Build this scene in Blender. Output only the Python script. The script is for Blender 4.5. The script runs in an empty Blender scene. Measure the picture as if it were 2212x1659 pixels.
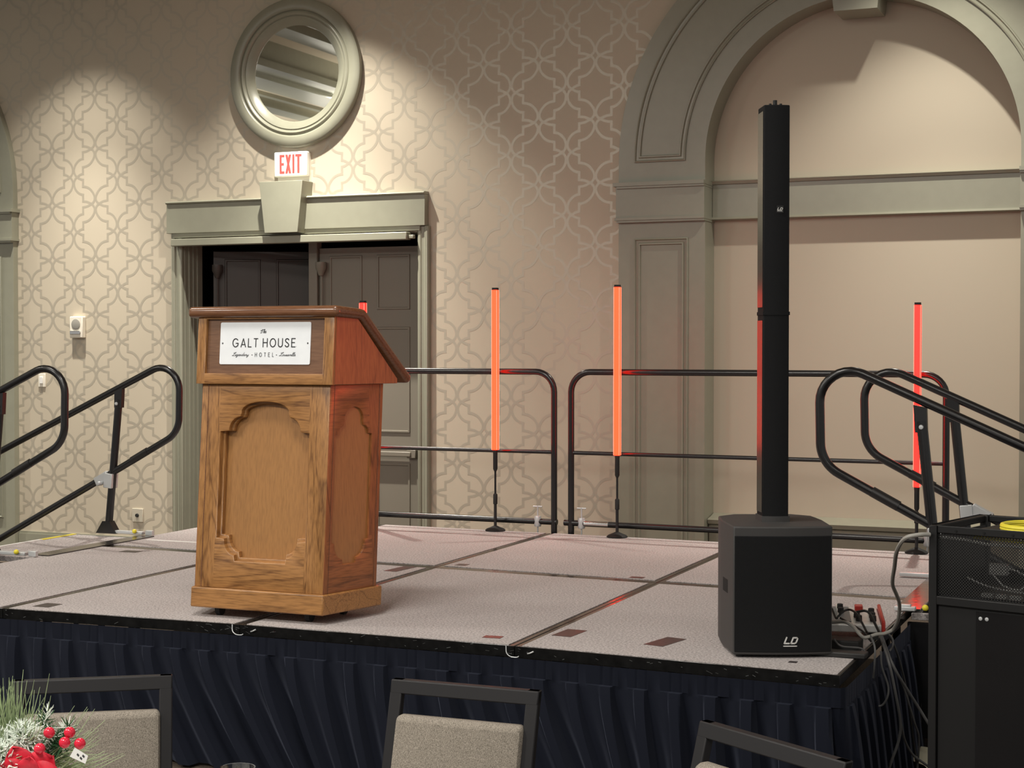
import bpy, bmesh, math, random
from mathutils import Vector, Matrix
random.seed(7)
SC = bpy.context.scene
COL = SC.collection
PI = math.pi
R = math.radians

# ------------------------------------------------------------ camera, world, lights, exposure
cd = bpy.data.cameras.new('camera'); cam = bpy.data.objects.new('camera', cd); COL.objects.link(cam)
cd.sensor_width = 36.0; cd.lens = 36.0 * 3450 / 2212; cd.clip_start = 0.05
cam.location = (0, 0, 1.745); cam.rotation_euler = (R(90 - 1.2869), 0, R(22.768))
SC.camera = cam
w = bpy.data.worlds.new('world'); SC.world = w; w.use_nodes = True
w.node_tree.nodes['Background'].inputs[0].default_value = (1.0, 0.96, 0.90, 1)
w.node_tree.nodes['Background'].inputs[1].default_value = 0.40
vs = SC.view_settings
vs.view_transform = 'Standard'; vs.look = 'None'; vs.exposure = 0.0; vs.gamma = 1.0; vs.use_curve_mapping = False

def light(name, kind, loc, power, color, rot=(0, 0, 0), **kw):
    l = bpy.data.lights.new(name, kind); l.energy = power; l.color = color
    for k, v in kw.items(): setattr(l, k, v)
    o = bpy.data.objects.new(name, l); COL.objects.link(o); o.location = loc; o.rotation_euler = rot
    return o
WARM = (1.0, 0.94, 0.83)
for x, p, q, cone in ((-8.66, 205, 1050, 92), (-6.3, 440, 1350, 98), (-1.5, 290, 500, 98), (-11.2, 200, 1250, 91)):   # recessed downlights: wide spill plus hot centre beam
    light('wall_washer_spill', 'SPOT', (x, 10.40, 5.05), p, WARM, (R(0), 0, 0), spot_size=R(cone), spot_blend=0.65, shadow_soft_size=0.035)
    light('wall_washer_beam', 'SPOT', (x, 10.40, 5.05), q, WARM, (R(0), 0, 0), spot_size=R(64), spot_blend=1.0, shadow_soft_size=0.035)
for x, y, p in ((-9.8, 4.2, 90), (-6.6, 5.2, 50), (-3.2, 4.4, 80), (0.4, 3.6, 18), (-8.6, 0.6, 190), (-5.2, 0.2, 190), (-1.8, -0.4, 230), (1.6, -0.8, 50)):  # room downlights; the two farthest left are unseen fill added for the wall
    light('room_downlight', 'AREA', (x, y, 4.95), p, (1.0, 0.955, 0.88), (0, 0, 0), shape='DISK', size=0.9)
for x, y in ((-11.6, 1.5), (-11.6, 5.0), (-8.6, 4.5)):
    light('ceiling_fill_uplight', 'AREA', (x, y, 4.0), 34, (1.0, 0.93, 0.8), (PI, 0, 0), shape='DISK', size=1.0)  # unseen fill, added to brighten the ceiling reflected in the mirror
_d = Vector((-3.25, 5.95, 1.45)) - Vector((0.5, 7.5, 2.0))
light('red_fill_spot', 'SPOT', (0.5, 7.5, 2.0), 95, (1.0, 0.05, 0.015), _d.to_track_quat('-Z', 'Y').to_euler(), spot_size=R(24), spot_blend=0.9, shadow_soft_size=0.08)  # unseen red spot, added to redden the side of the lectern
light('corridor_lamp', 'AREA', (-6.25, 13.6, 2.55), 1.2, (0.7, 0.82, 1.0), (R(70), 0, 0), shape='DISK', size=0.3)

# ------------------------------------------------------------ materials
def nt(name):
    m = bpy.data.materials.new(name); m.use_nodes = True
    n = m.node_tree; b = n.nodes['Principled BSDF']
    return m, n, b
def mat(name, col, rough=0.5, metal=0.0, spec=0.5, emit=None, estr=0.0, noise=0.0, nscale=40.0, bump=0.0, bscale=200.0, **kw):
    m, n, b = nt(name)
    b.inputs['Base Color'].default_value = (*col, 1); b.inputs['Roughness'].default_value = rough
    b.inputs['Metallic'].default_value = metal; b.inputs['Specular IOR Level'].default_value = spec
    if emit: b.inputs['Emission Color'].default_value = (*emit, 1); b.inputs['Emission Strength'].default_value = estr
    for k, v in kw.items(): b.inputs[k].default_value = v
    tc = n.nodes.new('ShaderNodeTexCoord')
    if noise:
        t = n.nodes.new('ShaderNodeTexNoise'); t.inputs['Scale'].default_value = nscale; t.inputs['Detail'].default_value = 6
        r = n.nodes.new('ShaderNodeValToRGB'); r.color_ramp.elements[0].position = 0.3; r.color_ramp.elements[1].position = 0.7
        r.color_ramp.elements[0].color = (*[max(0, c * (1 - noise)) for c in col], 1)
        r.color_ramp.elements[1].color = (*[min(1, c * (1 + noise)) for c in col], 1)
        n.links.new(tc.outputs['Object'], t.inputs['Vector']); n.links.new(t.outputs['Fac'], r.inputs['Fac'])
        n.links.new(r.outputs['Color'], b.inputs['Base Color'])
    if bump:
        t = n.nodes.new('ShaderNodeTexNoise'); t.inputs['Scale'].default_value = bscale; t.inputs['Detail'].default_value = 3
        bp = n.nodes.new('ShaderNodeBump'); bp.inputs['Strength'].default_value = bump; bp.inputs['Distance'].default_value = 0.004
        n.links.new(tc.outputs['Object'], t.inputs['Vector']); n.links.new(t.outputs['Fac'], bp.inputs['Height'])
        n.links.new(bp.outputs['Normal'], b.inputs['Normal'])
    return m

def wood(name, light_c, dark_c, axis='z', rough=0.38, scale=1.0, fig=0.5, seed=0.0, rails=None, fine_k=0.62):
    """oak: long fibres along the axis plus a broader cathedral figure"""
    m, n, b = nt(name)
    tc = n.nodes.new('ShaderNodeTexCoord'); mp = n.nodes.new('ShaderNodeMapping')
    s = {'z': (1, 1, 0.09), 'x': (0.09, 1, 1), 'y': (1, 0.09, 1)}[axis]
    mp.inputs['Scale'].default_value = [v * scale for v in s]; mp.inputs['Location'].default_value = (seed, seed * 1.7, seed * 0.6)
    n.links.new(tc.outputs['Object'], mp.inputs['Vector'])
    vec = mp.outputs['Vector']
    if rails:      # cross-grain rails between the stiles, joined at straight shoulders
        comp, lim0, lim1, zlo, zhi = rails
        m2 = n.nodes.new('ShaderNodeMapping'); m2.inputs['Scale'].default_value = (0.09, 0.09, 1.0); m2.inputs['Location'].default_value = (seed + 2, seed, seed)
        n.links.new(tc.outputs['Object'], m2.inputs['Vector'])
        sx = n.nodes.new('ShaderNodeSeparateXYZ'); n.links.new(tc.outputs['Object'], sx.inputs[0])
        def cmp(out, op, v):
            q = n.nodes.new('ShaderNodeMath'); q.operation = op; n.links.new(out, q.inputs[0]); q.inputs[1].default_value = v; return q.outputs[0]
        def two(op, a, b_):
            q = n.nodes.new('ShaderNodeMath'); q.operation = op; n.links.new(a, q.inputs[0]); n.links.new(b_, q.inputs[1]); return q.outputs[0]
        mk = two('MULTIPLY', two('MULTIPLY', cmp(sx.outputs[comp], 'GREATER_THAN', lim0), cmp(sx.outputs[comp], 'LESS_THAN', lim1)), two('MAXIMUM', cmp(sx.outputs['Z'], 'LESS_THAN', zlo), cmp(sx.outputs['Z'], 'GREATER_THAN', zhi)))
        vm = n.nodes.new('ShaderNodeMix'); vm.data_type = 'VECTOR'; n.links.new(mk, vm.inputs['Factor'])
        vi = [k for k in vm.inputs if k.type == 'VECTOR']; n.links.new(vec, vi[-2]); n.links.new(m2.outputs['Vector'], vi[-1])
        vec = [k for k in vm.outputs if k.type == 'VECTOR'][0]
    fine = n.nodes.new('ShaderNodeTexNoise'); fine.inputs['Scale'].default_value = 170; fine.inputs['Detail'].default_value = 4
    mid = n.nodes.new('ShaderNodeTexNoise'); mid.inputs['Scale'].default_value = 7; mid.inputs['Detail'].default_value = 2; mid.inputs['Distortion'].default_value = 0.8
    n.links.new(vec, fine.inputs['Vector']); n.links.new(vec, mid.inputs['Vector'])
    mul = n.nodes.new('ShaderNodeMath'); mul.operation = 'MULTIPLY'; mul.inputs[1].default_value = 9.0
    n.links.new(mid.outputs['Fac'], mul.inputs[0])
    fr = n.nodes.new('ShaderNodeMath'); fr.operation = 'PINGPONG'; fr.inputs[1].default_value = 0.5
    n.links.new(mul.outputs[0], fr.inputs[0])
    pw = n.nodes.new('ShaderNodeMapRange'); pw.inputs['From Max'].default_value = 0.16; pw.inputs['To Min'].default_value = 1.0; pw.inputs['To Max'].default_value = 0.0
    n.links.new(fr.outputs[0], pw.inputs['Value'])
    f2 = n.nodes.new('ShaderNodeMapRange'); f2.inputs['From Min'].default_value = 0.42; f2.inputs['From Max'].default_value = 0.68
    n.links.new(fine.outputs['Fac'], f2.inputs['Value'])
    a = n.nodes.new('ShaderNodeMath'); a.operation = 'MULTIPLY'; a.inputs[1].default_value = fig
    n.links.new(pw.outputs[0], a.inputs[0])
    ad = n.nodes.new('ShaderNodeMath'); ad.operation = 'MULTIPLY_ADD'; ad.inputs[1].default_value = fine_k
    n.links.new(f2.outputs[0], ad.inputs[0]); n.links.new(a.outputs[0], ad.inputs[2])
    mx = n.nodes.new('ShaderNodeMix'); mx.data_type = 'RGBA'; mx.inputs['A'].default_value = (*light_c, 1); mx.inputs['B'].default_value = (*dark_c, 1)
    n.links.new(ad.outputs[0], mx.inputs['Factor']); n.links.new(mx.outputs['Result'], b.inputs['Base Color'])
    b.inputs['Roughness'].default_value = rough; b.inputs['Coat Weight'].default_value = 0.15; b.inputs['Coat Roughness'].default_value = 0.25
    return m

def speckle(name, c0, c1, scale, rough=0.95, bump=0.4, mid=None, stretch=None):
    m, n, b = nt(name)
    tc = n.nodes.new('ShaderNodeTexCoord'); mp = n.nodes.new('ShaderNodeMapping')
    if stretch: mp.inputs['Scale'].default_value = stretch
    t = n.nodes.new('ShaderNodeTexNoise'); t.inputs['Scale'].default_value = scale; t.inputs['Detail'].default_value = 5; t.inputs['Roughness'].default_value = 0.75
    big = n.nodes.new('ShaderNodeTexNoise'); big.inputs['Scale'].default_value = 2.2; big.inputs['Detail'].default_value = 4
    r = n.nodes.new('ShaderNodeValToRGB'); r.color_ramp.elements[0].position = 0.38; r.color_ramp.elements[1].position = 0.62
    r.color_ramp.elements[0].color = (*c0, 1); r.color_ramp.elements[1].color = (*c1, 1)
    mx = n.nodes.new('ShaderNodeMix'); mx.data_type = 'RGBA'; mx.blend_type = 'MULTIPLY'; mx.inputs['Factor'].default_value = 0.22
    n.links.new(tc.outputs['Object'], mp.inputs['Vector']); n.links.new(mp.outputs['Vector'], t.inputs['Vector'])
    n.links.new(tc.outputs['Object'], big.inputs['Vector'])
    n.links.new(t.outputs['Fac'], r.inputs['Fac']); n.links.new(r.outputs['Color'], mx.inputs['A']); n.links.new(big.outputs['Fac'], mx.inputs['B'])
    n.links.new(mx.outputs['Result'], b.inputs['Base Color'])
    b.inputs['Roughness'].default_value = rough; b.inputs['Specular IOR Level'].default_value = 0.15
    bp = n.nodes.new('ShaderNodeBump'); bp.inputs['Strength'].default_value = bump; bp.inputs['Distance'].default_value = 0.003
    n.links.new(t.outputs['Fac'], bp.inputs['Height']); n.links.new(bp.outputs['Normal'], b.inputs['Normal'])
    return m

M = {}
M['paper'] = mat('wallpaper_ground', (0.52, 0.462, 0.365), 0.62, spec=0.25, noise=0.025, nscale=300)
M['motif'] = mat('wallpaper_trellis', (0.46, 0.415, 0.33), 0.40, metal=0.25, spec=0.9)
M['cream'] = mat('cream_paint', (0.52, 0.468, 0.37), 0.7, spec=0.3)
M['trim'] = mat('sage_paint', (0.275, 0.275, 0.212), 0.30, spec=0.6, noise=0.03, nscale=12)
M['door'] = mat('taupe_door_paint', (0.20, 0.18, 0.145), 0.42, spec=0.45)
M['doorshaded'] = mat('shade_darkened_door_paint', (0.062, 0.052, 0.046), 0.42, spec=0.35)  # taupe door colour darkened to stand in for shade on the ajar leaf
M['ceil'] = mat('ceiling_cream', (0.62, 0.55, 0.44), 0.8)
M['mirror'] = mat('mirror_glass', (0.92, 0.93, 0.9), 0.015, metal=1.0)
M['carpet'] = speckle('stage_carpet', (0.30, 0.274, 0.267), (0.70, 0.648, 0.64), 110)
M['roomcarpet'] = speckle('room_carpet', (0.05, 0.04, 0.032), (0.12, 0.095, 0.075), 90)
M['edge'] = mat('deck_edge_plastic', (0.030, 0.026, 0.022), 0.17, spec=0.7, bump=0.3, bscale=22)
M['fascia'] = mat('black_fascia', (0.006, 0.006, 0.006), 0.6, spec=0.1, noise=0.5, nscale=25)
M['scuff'] = mat('worn_grey_scuffs', (0.10, 0.105, 0.105), 0.6)
M['skirt'] = mat('navy_black_skirt_cloth', (0.0070, 0.0088, 0.0160), 0.85, spec=0.12, **{'Sheen Weight': 0.15, 'Sheen Roughness': 0.5, 'Sheen Tint': (0.55, 0.62, 0.85, 1)})
M['steel'] = mat('black_enamel_tube', (0.010, 0.010, 0.011), 0.26, spec=0.6, bump=0.05, bscale=40)
M['galv'] = mat('galvanised_steel', (0.62, 0.64, 0.65), 0.42, metal=0.45)
M['chrome'] = mat('chrome', (0.75, 0.75, 0.75), 0.14, metal=1.0)
M['blacktape'] = mat('black_tape', (0.014, 0.013, 0.013), 0.4)
M['gaffer'] = mat('worn_gaffer_tape', (0.055, 0.045, 0.045), 0.4, noise=0.3, nscale=60)
M['white'] = mat('white_tape', (0.80, 0.80, 0.78), 0.5)
M['yellow'] = mat('yellow_plastic', (0.85, 0.74, 0.05), 0.4)
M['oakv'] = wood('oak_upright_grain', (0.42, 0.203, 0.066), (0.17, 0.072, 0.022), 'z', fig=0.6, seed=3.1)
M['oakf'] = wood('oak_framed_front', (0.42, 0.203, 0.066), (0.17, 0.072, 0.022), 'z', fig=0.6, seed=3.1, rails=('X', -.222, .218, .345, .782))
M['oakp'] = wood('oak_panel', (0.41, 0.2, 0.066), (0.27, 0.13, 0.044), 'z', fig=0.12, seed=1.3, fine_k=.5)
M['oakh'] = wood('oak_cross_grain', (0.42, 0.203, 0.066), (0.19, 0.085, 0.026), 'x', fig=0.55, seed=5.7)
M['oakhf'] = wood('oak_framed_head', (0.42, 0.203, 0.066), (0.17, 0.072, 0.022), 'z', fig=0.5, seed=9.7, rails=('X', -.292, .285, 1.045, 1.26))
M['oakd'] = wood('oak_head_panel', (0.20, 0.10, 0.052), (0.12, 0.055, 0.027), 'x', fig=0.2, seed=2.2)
M['oaks'] = wood('oak_side', (0.36, 0.13, 0.04), (0.18, 0.065, 0.019), 'z', fig=0.5, seed=8.3)  # same oak, reddened in colour for the red light on the sides
M['oaksf'] = wood('oak_framed_side', (0.36, 0.13, 0.04), (0.16, 0.058, 0.017), 'z', fig=0.65, seed=6.1, rails=('Y', .035, .30, .345, .80))  # framed side oak, with the red light tinted into its colour
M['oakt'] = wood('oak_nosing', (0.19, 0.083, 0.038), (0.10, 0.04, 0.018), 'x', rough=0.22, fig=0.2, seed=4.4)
M['plate'] = mat('brushed_white_plate', (0.90, 0.94, 0.98), 0.4, metal=0.0, spec=0.8, noise=0.03, nscale=18)
M['ink'] = mat('engraved_black', (0.035, 0.037, 0.04), 0.6)
M['inkg'] = mat('engraved_grey', (0.10, 0.105, 0.11), 0.6)
M['rubber'] = mat('black_rubber', (0.012, 0.012, 0.012), 0.7)
M['cab'] = mat('speaker_cabinet', (0.026, 0.0245, 0.024), 0.68, spec=0.9, bump=0.04, bscale=400)
M['grille'] = mat('speaker_grille', (0.009, 0.0095, 0.0105), 0.75, spec=0.2, bump=0.5, bscale=900)
M['glossblack'] = mat('gloss_black', (0.012, 0.012, 0.012), 0.2, spec=0.45)
M['logo'] = mat('silver_logo', (0.72, 0.72, 0.70), 0.4)
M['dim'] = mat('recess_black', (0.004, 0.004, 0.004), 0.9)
M['tube'] = mat('lit_red_tube', (0.9, 0.12, 0.05), 0.3, emit=(1.0, 0.0100, 0.0026), estr=13)
M['tuber'] = mat('lit_deep_red_tube', (0.9, 0.06, 0.05), 0.3, emit=(1.0, 0.0040, 0.0027), estr=11)
M['tubeedge'] = mat('lit_tube_edge', (1, 0.4, 0.3), 0.3, emit=(1.0, 0.09, 0.06), estr=4)
M['chairframe'] = mat('charcoal_chair_frame', (0.014, 0.0135, 0.015), 0.5, spec=0.3)
M['fabric'] = speckle('taupe_tweed', (0.16, 0.14, 0.115), (0.46, 0.41, 0.345), 330, 0.9, 0.5, stretch=(1.6, 1, 1))
M['signbox'] = mat('exit_sign_white', (0.86, 0.84, 0.78), 0.45)
M['exitred'] = mat('exit_letters_lit', (0.85, 0.06, 0.05), 0.4, emit=(1.0, 0.10, 0.09), estr=0.75)
M['ivory'] = mat('ivory_plastic', (0.80, 0.76, 0.66), 0.4)
M['stone'] = mat('stone_plastic', (0.50, 0.46, 0.375), 0.4)
M['greyplas'] = mat('grey_plastic', (0.30, 0.29, 0.26), 0.4)
M['cloth'] = mat('white_tablecloth', (0.72, 0.70, 0.66), 0.8)
M['silver'] = mat('mixer_silver', (0.62, 0.62, 0.60), 0.35, metal=0.3)
M['red'] = mat('red_plastic', (0.42, 0.03, 0.022), 0.35)
M['slate'] = mat('slate_panel', (0.10, 0.12, 0.13), 0.4)
M['greycable'] = mat('grey_cable', (0.34, 0.33, 0.30), 0.5)
M['blackcable'] = mat('black_cable', (0.02, 0.02, 0.02), 0.45)
M['darkgrey'] = mat('dark_grey_cable', (0.10, 0.10, 0.10), 0.5)
M['rack'] = mat('rack_black_steel', (0.010, 0.010, 0.0105), 0.5, spec=0.35)
M['plexi'] = mat('tinted_rack_door', (0.012, 0.012, 0.013), 0.16, spec=0.5)
M['pine'] = mat('pine_green', (0.035, 0.11, 0.04), 0.6, noise=0.4, nscale=30)
M['needle'] = mat('pale_needles', (0.30, 0.38, 0.20), 0.55, noise=0.3, nscale=30)
M['flock'] = mat('snow_flocking', (0.80, 0.86, 0.78), 0.8, noise=0.1)
M['petal'] = mat('red_petal', (0.62, 0.012, 0.035), 0.6, noise=0.25, nscale=60)
M['berry'] = mat('red_berry', (0.66, 0.02, 0.05), 0.2)
M['paperfloor'] = mat('crumpled_paper', (0.52, 0.50, 0.38), 0.8)
def glassmat():
    m, n, b = nt('clear_glass'); b.inputs['Transmission Weight'].default_value = 1.0; b.inputs['Roughness'].default_value = 0.02
    b.inputs['IOR'].default_value = 1.45; b.inputs['Base Color'].default_value = (0.97, 0.98, 0.97, 1); return m
M['glass'] = glassmat()
def meshpanel():
    """black perforated sheet: rows of punched round holes"""
    m, n, b = nt('perforated_black_sheet')
    b.inputs['Base Color'].default_value = (0.011, 0.011, 0.0115, 1); b.inputs['Roughness'].default_value = 0.45
    tc = n.nodes.new('ShaderNodeTexCoord'); sp = n.nodes.new('ShaderNodeSeparateXYZ'); n.links.new(tc.outputs['Object'], sp.inputs[0])
    def sn(out, per):
        a = n.nodes.new('ShaderNodeMath'); a.operation = 'MULTIPLY'; a.inputs[1].default_value = 2 * PI / per; n.links.new(out, a.inputs[0])
        s = n.nodes.new('ShaderNodeMath'); s.operation = 'SINE'; n.links.new(a.outputs[0], s.inputs[0]); return s.outputs[0]
    mu = n.nodes.new('ShaderNodeMath'); mu.operation = 'MULTIPLY'
    n.links.new(sn(sp.outputs['X'], 0.0095), mu.inputs[0]); n.links.new(sn(sp.outputs['Z'], 0.0095), mu.inputs[1])
    gt = n.nodes.new('ShaderNodeMath'); gt.operation = 'GREATER_THAN'; gt.inputs[1].default_value = 0.12; n.links.new(mu.outputs[0], gt.inputs[0])
    tr = n.nodes.new('ShaderNodeBsdfTransparent'); mx = n.nodes.new('ShaderNodeMixShader')
    n.links.new(gt.outputs[0], mx.inputs[0]); n.links.new(b.outputs[0], mx.inputs[1]); n.links.new(tr.outputs[0], mx.inputs[2])
    n.links.new(mx.outputs[0], n.nodes['Material Output'].inputs[0]); return m
M['perf'] = meshpanel()

# ------------------------------------------------------------ mesh helpers
def catmull(pts, n=8):
    P = [Vector(p) for p in pts]; P = [P[0] * 2 - P[1]] + P + [P[-1] * 2 - P[-2]]; out = []
    for i in range(1, len(P) - 2):
        a, b, c, d = P[i - 1:i + 3]
        for k in range(n):
            t = k / n
            out.append(0.5 * ((2 * b) + (c - a) * t + (2 * a - 5 * b + 4 * c - d) * t * t + (3 * b - a - 3 * c + d) * t ** 3))
    out.append(P[-2]); return out
def fillet(pts, rad, n=7):
    """polyline with rounded corners; rad a number or a list per inner vertex"""
    P = [Vector(p) for p in pts]; out = [P[0]]
    for i in range(1, len(P) - 1):
        r = rad[i - 1] if isinstance(rad, (list, tuple)) else rad
        a = (P[i - 1] - P[i]); b = (P[i + 1] - P[i]); la, lb = a.length, b.length; a.normalize(); b.normalize()
        ang = a.angle(b); d = min(r / math.tan(ang / 2), la * .49, lb * .49); rr = d * math.tan(ang / 2)
        c = P[i] + (a + b).normalized() * (rr / math.sin(ang / 2))
        s = (P[i] + a * d) - c; e = (P[i] + b * d) - c; tot = s.angle(e)
        for k in range(n + 1):
            t = k / n
            out.append(c + (s * math.sin((1 - t) * tot) + e * math.sin(t * tot)) / max(1e-9, math.sin(tot)))
    out.append(P[-1]); return out
class MB:
    def __init__(s): s.v = []; s.f = []; s.m = []; s.sm = []
    def add(s, vs, fs, mi=0, smooth=False):
        o = len(s.v); s.v += [tuple(v) for v in vs]
        for f in fs: s.f.append([i + o for i in f]); s.m.append(mi); s.sm.append(smooth)
        return s
    def box(s, a, b, mi=0, T=None):
        x0, y0, z0 = a; x1, y1, z1 = b
        vs = [Vector(p) for p in ((x0, y0, z0), (x1, y0, z0), (x1, y1, z0), (x0, y1, z0), (x0, y0, z1), (x1, y0, z1), (x1, y1, z1), (x0, y1, z1))]
        if T: vs = [T(v) if callable(T) else T @ v for v in vs]
        return s.add(vs, [(3, 2, 1, 0), (4, 5, 6, 7), (0, 1, 5, 4), (1, 2, 6, 5), (2, 3, 7, 6), (3, 0, 4, 7)], mi)
    def prism(s, poly, z0, z1, mi=0, T=None):
        n = len(poly); vs = [Vector((x, y, z0)) for x, y in poly] + [Vector((x, y, z1)) for x, y in poly]
        if T: vs = [T(v) if callable(T) else T @ v for v in vs]
        return s.add(vs, [list(range(n))[::-1], [i + n for i in range(n)]] + [(i, (i + 1) % n, (i + 1) % n + n, i + n) for i in range(n)], mi)
    def loft(s, rings, mi=0, smooth=True, cap=True, closed=True):
        n = len(rings[0]); vs = [p for r in rings for p in r]; fs = []
        for i in range(len(rings) - 1):
            for j in range(n if closed else n - 1):
                k = (j + 1) % n; fs.append((i * n + j, i * n + k, (i + 1) * n + k, (i + 1) * n + j))
        s.add(vs, fs, mi, smooth)
        if cap: s.add(rings[0], [list(range(n))[::-1]], mi); s.add(rings[-1], [list(range(n))], mi)
        return s
    def tube(s, pts, r, n=10, mi=0, cap=True):
        P = [Vector(p) for p in pts]; rings = []; up = None
        for i, p in enumerate(P):
            t = (P[min(i + 1, len(P) - 1)] - P[max(i - 1, 0)]).normalized()
            if up is None:
                up = Vector((0, 0, 1)) if abs(t.z) < 0.9 else Vector((1, 0, 0))
            a = t.cross(up).normalized(); up = a.cross(t).normalized()
            rr = r[i] if isinstance(r, (list, tuple)) else r
            rings.append([p + (a * math.cos(q) + up * math.sin(q)) * rr for q in [2 * PI * k / n for k in range(n)]])
        return s.loft(rings, mi, True, cap)
    def lathe(s, prof, c=(0, 0, 0), n=24, mi=0, T=None, cap=True):
        rings = []
        for r, z in prof:
            ring = [Vector((c[0] + r * math.cos(2 * PI * k / n), c[1] + r * math.sin(2 * PI * k / n), c[2] + z)) for k in range(n)]
            if T: ring = [T @ p for p in ring]
            rings.append(ring)
        return s.loft(rings, mi, True, cap)
    def ball(s, c, r, mi=0, n=12):
        return s.lathe([(max(1e-4, r * math.sin(PI * k / n)), -r * math.cos(PI * k / n)) for k in range(n + 1)], c, n * 2, mi, cap=False)
    def sweep(s, path, prof, y0, closed=True, mi=0, flip=1):
        """path in the (x,z) wall plane, prof = list of (outward offset, distance off the wall towards -y)"""
        P = [Vector(p) for p in path]; n = len(P); rings = []
        for i, p in enumerate(P):
            a = P[i - 1] if (closed or i > 0) else None; b = P[(i + 1) % n] if (closed or i < n - 1) else None
            d1 = (p - a).normalized() if a is not None else None; d2 = (b - p).normalized() if b is not None else None
            if d1 is None: d1 = d2
            if d2 is None: d2 = d1
            n1 = Vector((-d1.y, d1.x)); n2 = Vector((-d2.y, d2.x)); mvec = (n1 + n2); mvec.normalize()
            k = 1 / max(0.3, mvec.dot(n1)); mvec = mvec * k * flip
            rings.append([Vector((p.x + mvec.x * o, y0 - h, p.y + mvec.y * o)) for o, h in prof])
        if closed: rings.append(rings[0])
        return s.loft(rings, mi, False, cap=not closed, closed=False)
    def ribbon(s, pts, wd, O, U, V, N, off=0.0006, mi=0):
        """flat pen stroke on a plane"""
        O, U, V, N = Vector(O), Vector(U), Vector(V), Vector(N)
        Q = [Vector((p[0], p[1])) for p in pts]; h = wd / 2
        W = lambda q: O + U * q.x + V * q.y + N * off
        for a, b in zip(Q[:-1], Q[1:]):
            d = (b - a)
            if d.length < 1e-7: continue
            d.normalize(); nn = Vector((-d.y, d.x)) * h
            s.add([W(a - nn), W(b - nn), W(b + nn), W(a + nn)], [(0, 1, 2, 3)], mi)
        for q in Q: s.add([W(q + Vector((math.cos(t), math.sin(t))) * h) for t in [2 * PI * k / 8 for k in range(8)]], [tuple(range(8))], mi)
        return s
    def build(s, name, mats, parent=None, bevel=0.0, seg=2, angle=35, loc=None, sub=0, recalc=True):
        me = bpy.data.meshes.new(name); me.from_pydata(s.v, [], s.f); me.update()
        if recalc:
            bm = bmesh.new(); bm.from_mesh(me); bmesh.ops.remove_doubles(bm, verts=bm.verts, dist=1e-6)
            bmesh.ops.recalc_face_normals(bm, faces=bm.faces); 
            mi = [f.material_index for f in bm.faces]; bm.to_mesh(me); bm.free()
        if not isinstance(mats, (list, tuple)): mats = [mats]
        for m in mats: me.materials.append(M[m] if isinstance(m, str) else m)
        o = bpy.data.objects.new(name, me); COL.objects.link(o)
        if parent: o.parent = parent
        if loc is not None: o.location = loc
        if bevel:
            b = o.modifiers.new('bevel', 'BEVEL'); b.width = bevel; b.segments = seg; b.limit_method = 'ANGLE'; b.angle_limit = R(angle); b.harden_normals = False
        return o
def build(mb, name, mats, parent=None, **kw):
    """keeps material index and smoothing per face"""
    rec = kw.pop('recalc', True)
    me = bpy.data.meshes.new(name); me.from_pydata(mb.v, [], mb.f)
    me.polygons.foreach_set('material_index', mb.m); me.polygons.foreach_set('use_smooth', mb.sm); me.update()
    if rec:
        bm = bmesh.new(); bm.from_mesh(me); bmesh.ops.remove_doubles(bm, verts=bm.verts, dist=1e-6)
        bmesh.ops.recalc_face_normals(bm, faces=bm.faces); bm.to_mesh(me); bm.free()
    if not isinstance(mats, (list, tuple)): mats = [mats]
    for m in mats: me.materials.append(M[m])
    try: me.set_sharp_from_angle(angle=R(42))
    except Exception: pass
    o = bpy.data.objects.new(name, me); COL.objects.link(o)
    if parent: o.parent = parent
    if kw.get('loc') is not None: o.location = kw['loc']
    if kw.get('bevel'):
        b = o.modifiers.new('bevel', 'BEVEL'); b.width = kw['bevel']; b.segments = kw.get('seg', 2); b.limit_method = 'ANGLE'; b.angle_limit = R(kw.get('angle', 35))
    if kw.get('label'): o['label'] = kw['label']
    return o
def plate(outer, holes, depth, bevel=0.0):
    """flat plate with holes from closed 2D outlines: returns (verts(a,b,c), faces), c from 0 to depth"""
    cu = bpy.data.curves.new('outline', 'CURVE'); cu.dimensions = '2D'; cu.fill_mode = 'BOTH'; cu.extrude = max(1e-5, depth / 2 - bevel); cu.bevel_depth = bevel; cu.bevel_resolution = 1
    cu.offset = -bevel
    for loop in [outer] + list(holes):
        sp = cu.splines.new('POLY'); sp.points.add(len(loop) - 1); sp.use_cyclic_u = True
        for q, p in zip(sp.points, loop): q.co = (p[0], p[1], 0, 1)
    ob = bpy.data.objects.new('outline', cu); me = ob.to_mesh()
    vs = [(v.co.x, v.co.y, v.co.z + depth / 2) for v in me.vertices]; fs = [list(p.vertices) for p in me.polygons]
    ob.to_mesh_clear(); bpy.data.objects.remove(ob); bpy.data.curves.remove(cu)
    return vs, fs
def tag(o, label, cat, group=None, kind=None):
    o['label'] = label; o['category'] = cat
    if group: o['group'] = group
    if kind: o['kind'] = kind
    return o
def thing(name, label, cat, loc=(0, 0, 0), rz=0.0, group=None):
    o = bpy.data.objects.new(name, None); COL.objects.link(o); o.empty_display_size = 0.1
    o.location = loc; o.rotation_euler = (0, 0, rz); return tag(o, label, cat, group)
def struct(o, label=None, cat='wall'):
    o['kind'] = 'structure'; o['label'] = label or o.name.replace('_', ' '); o['category'] = cat; return o
def copy_tree(o, parent=None):
    c = o.copy(); COL.objects.link(c)
    if parent: c.parent = parent
    for ch in list(o.children): copy_tree(ch, c)
    return c
def arc(cx, cz, r, a0, a1, n=40):
    return [(cx + r * math.cos(R(a0 + (a1 - a0) * k / n)), cz + r * math.sin(R(a0 + (a1 - a0) * k / n))) for k in range(n + 1)]

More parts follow.
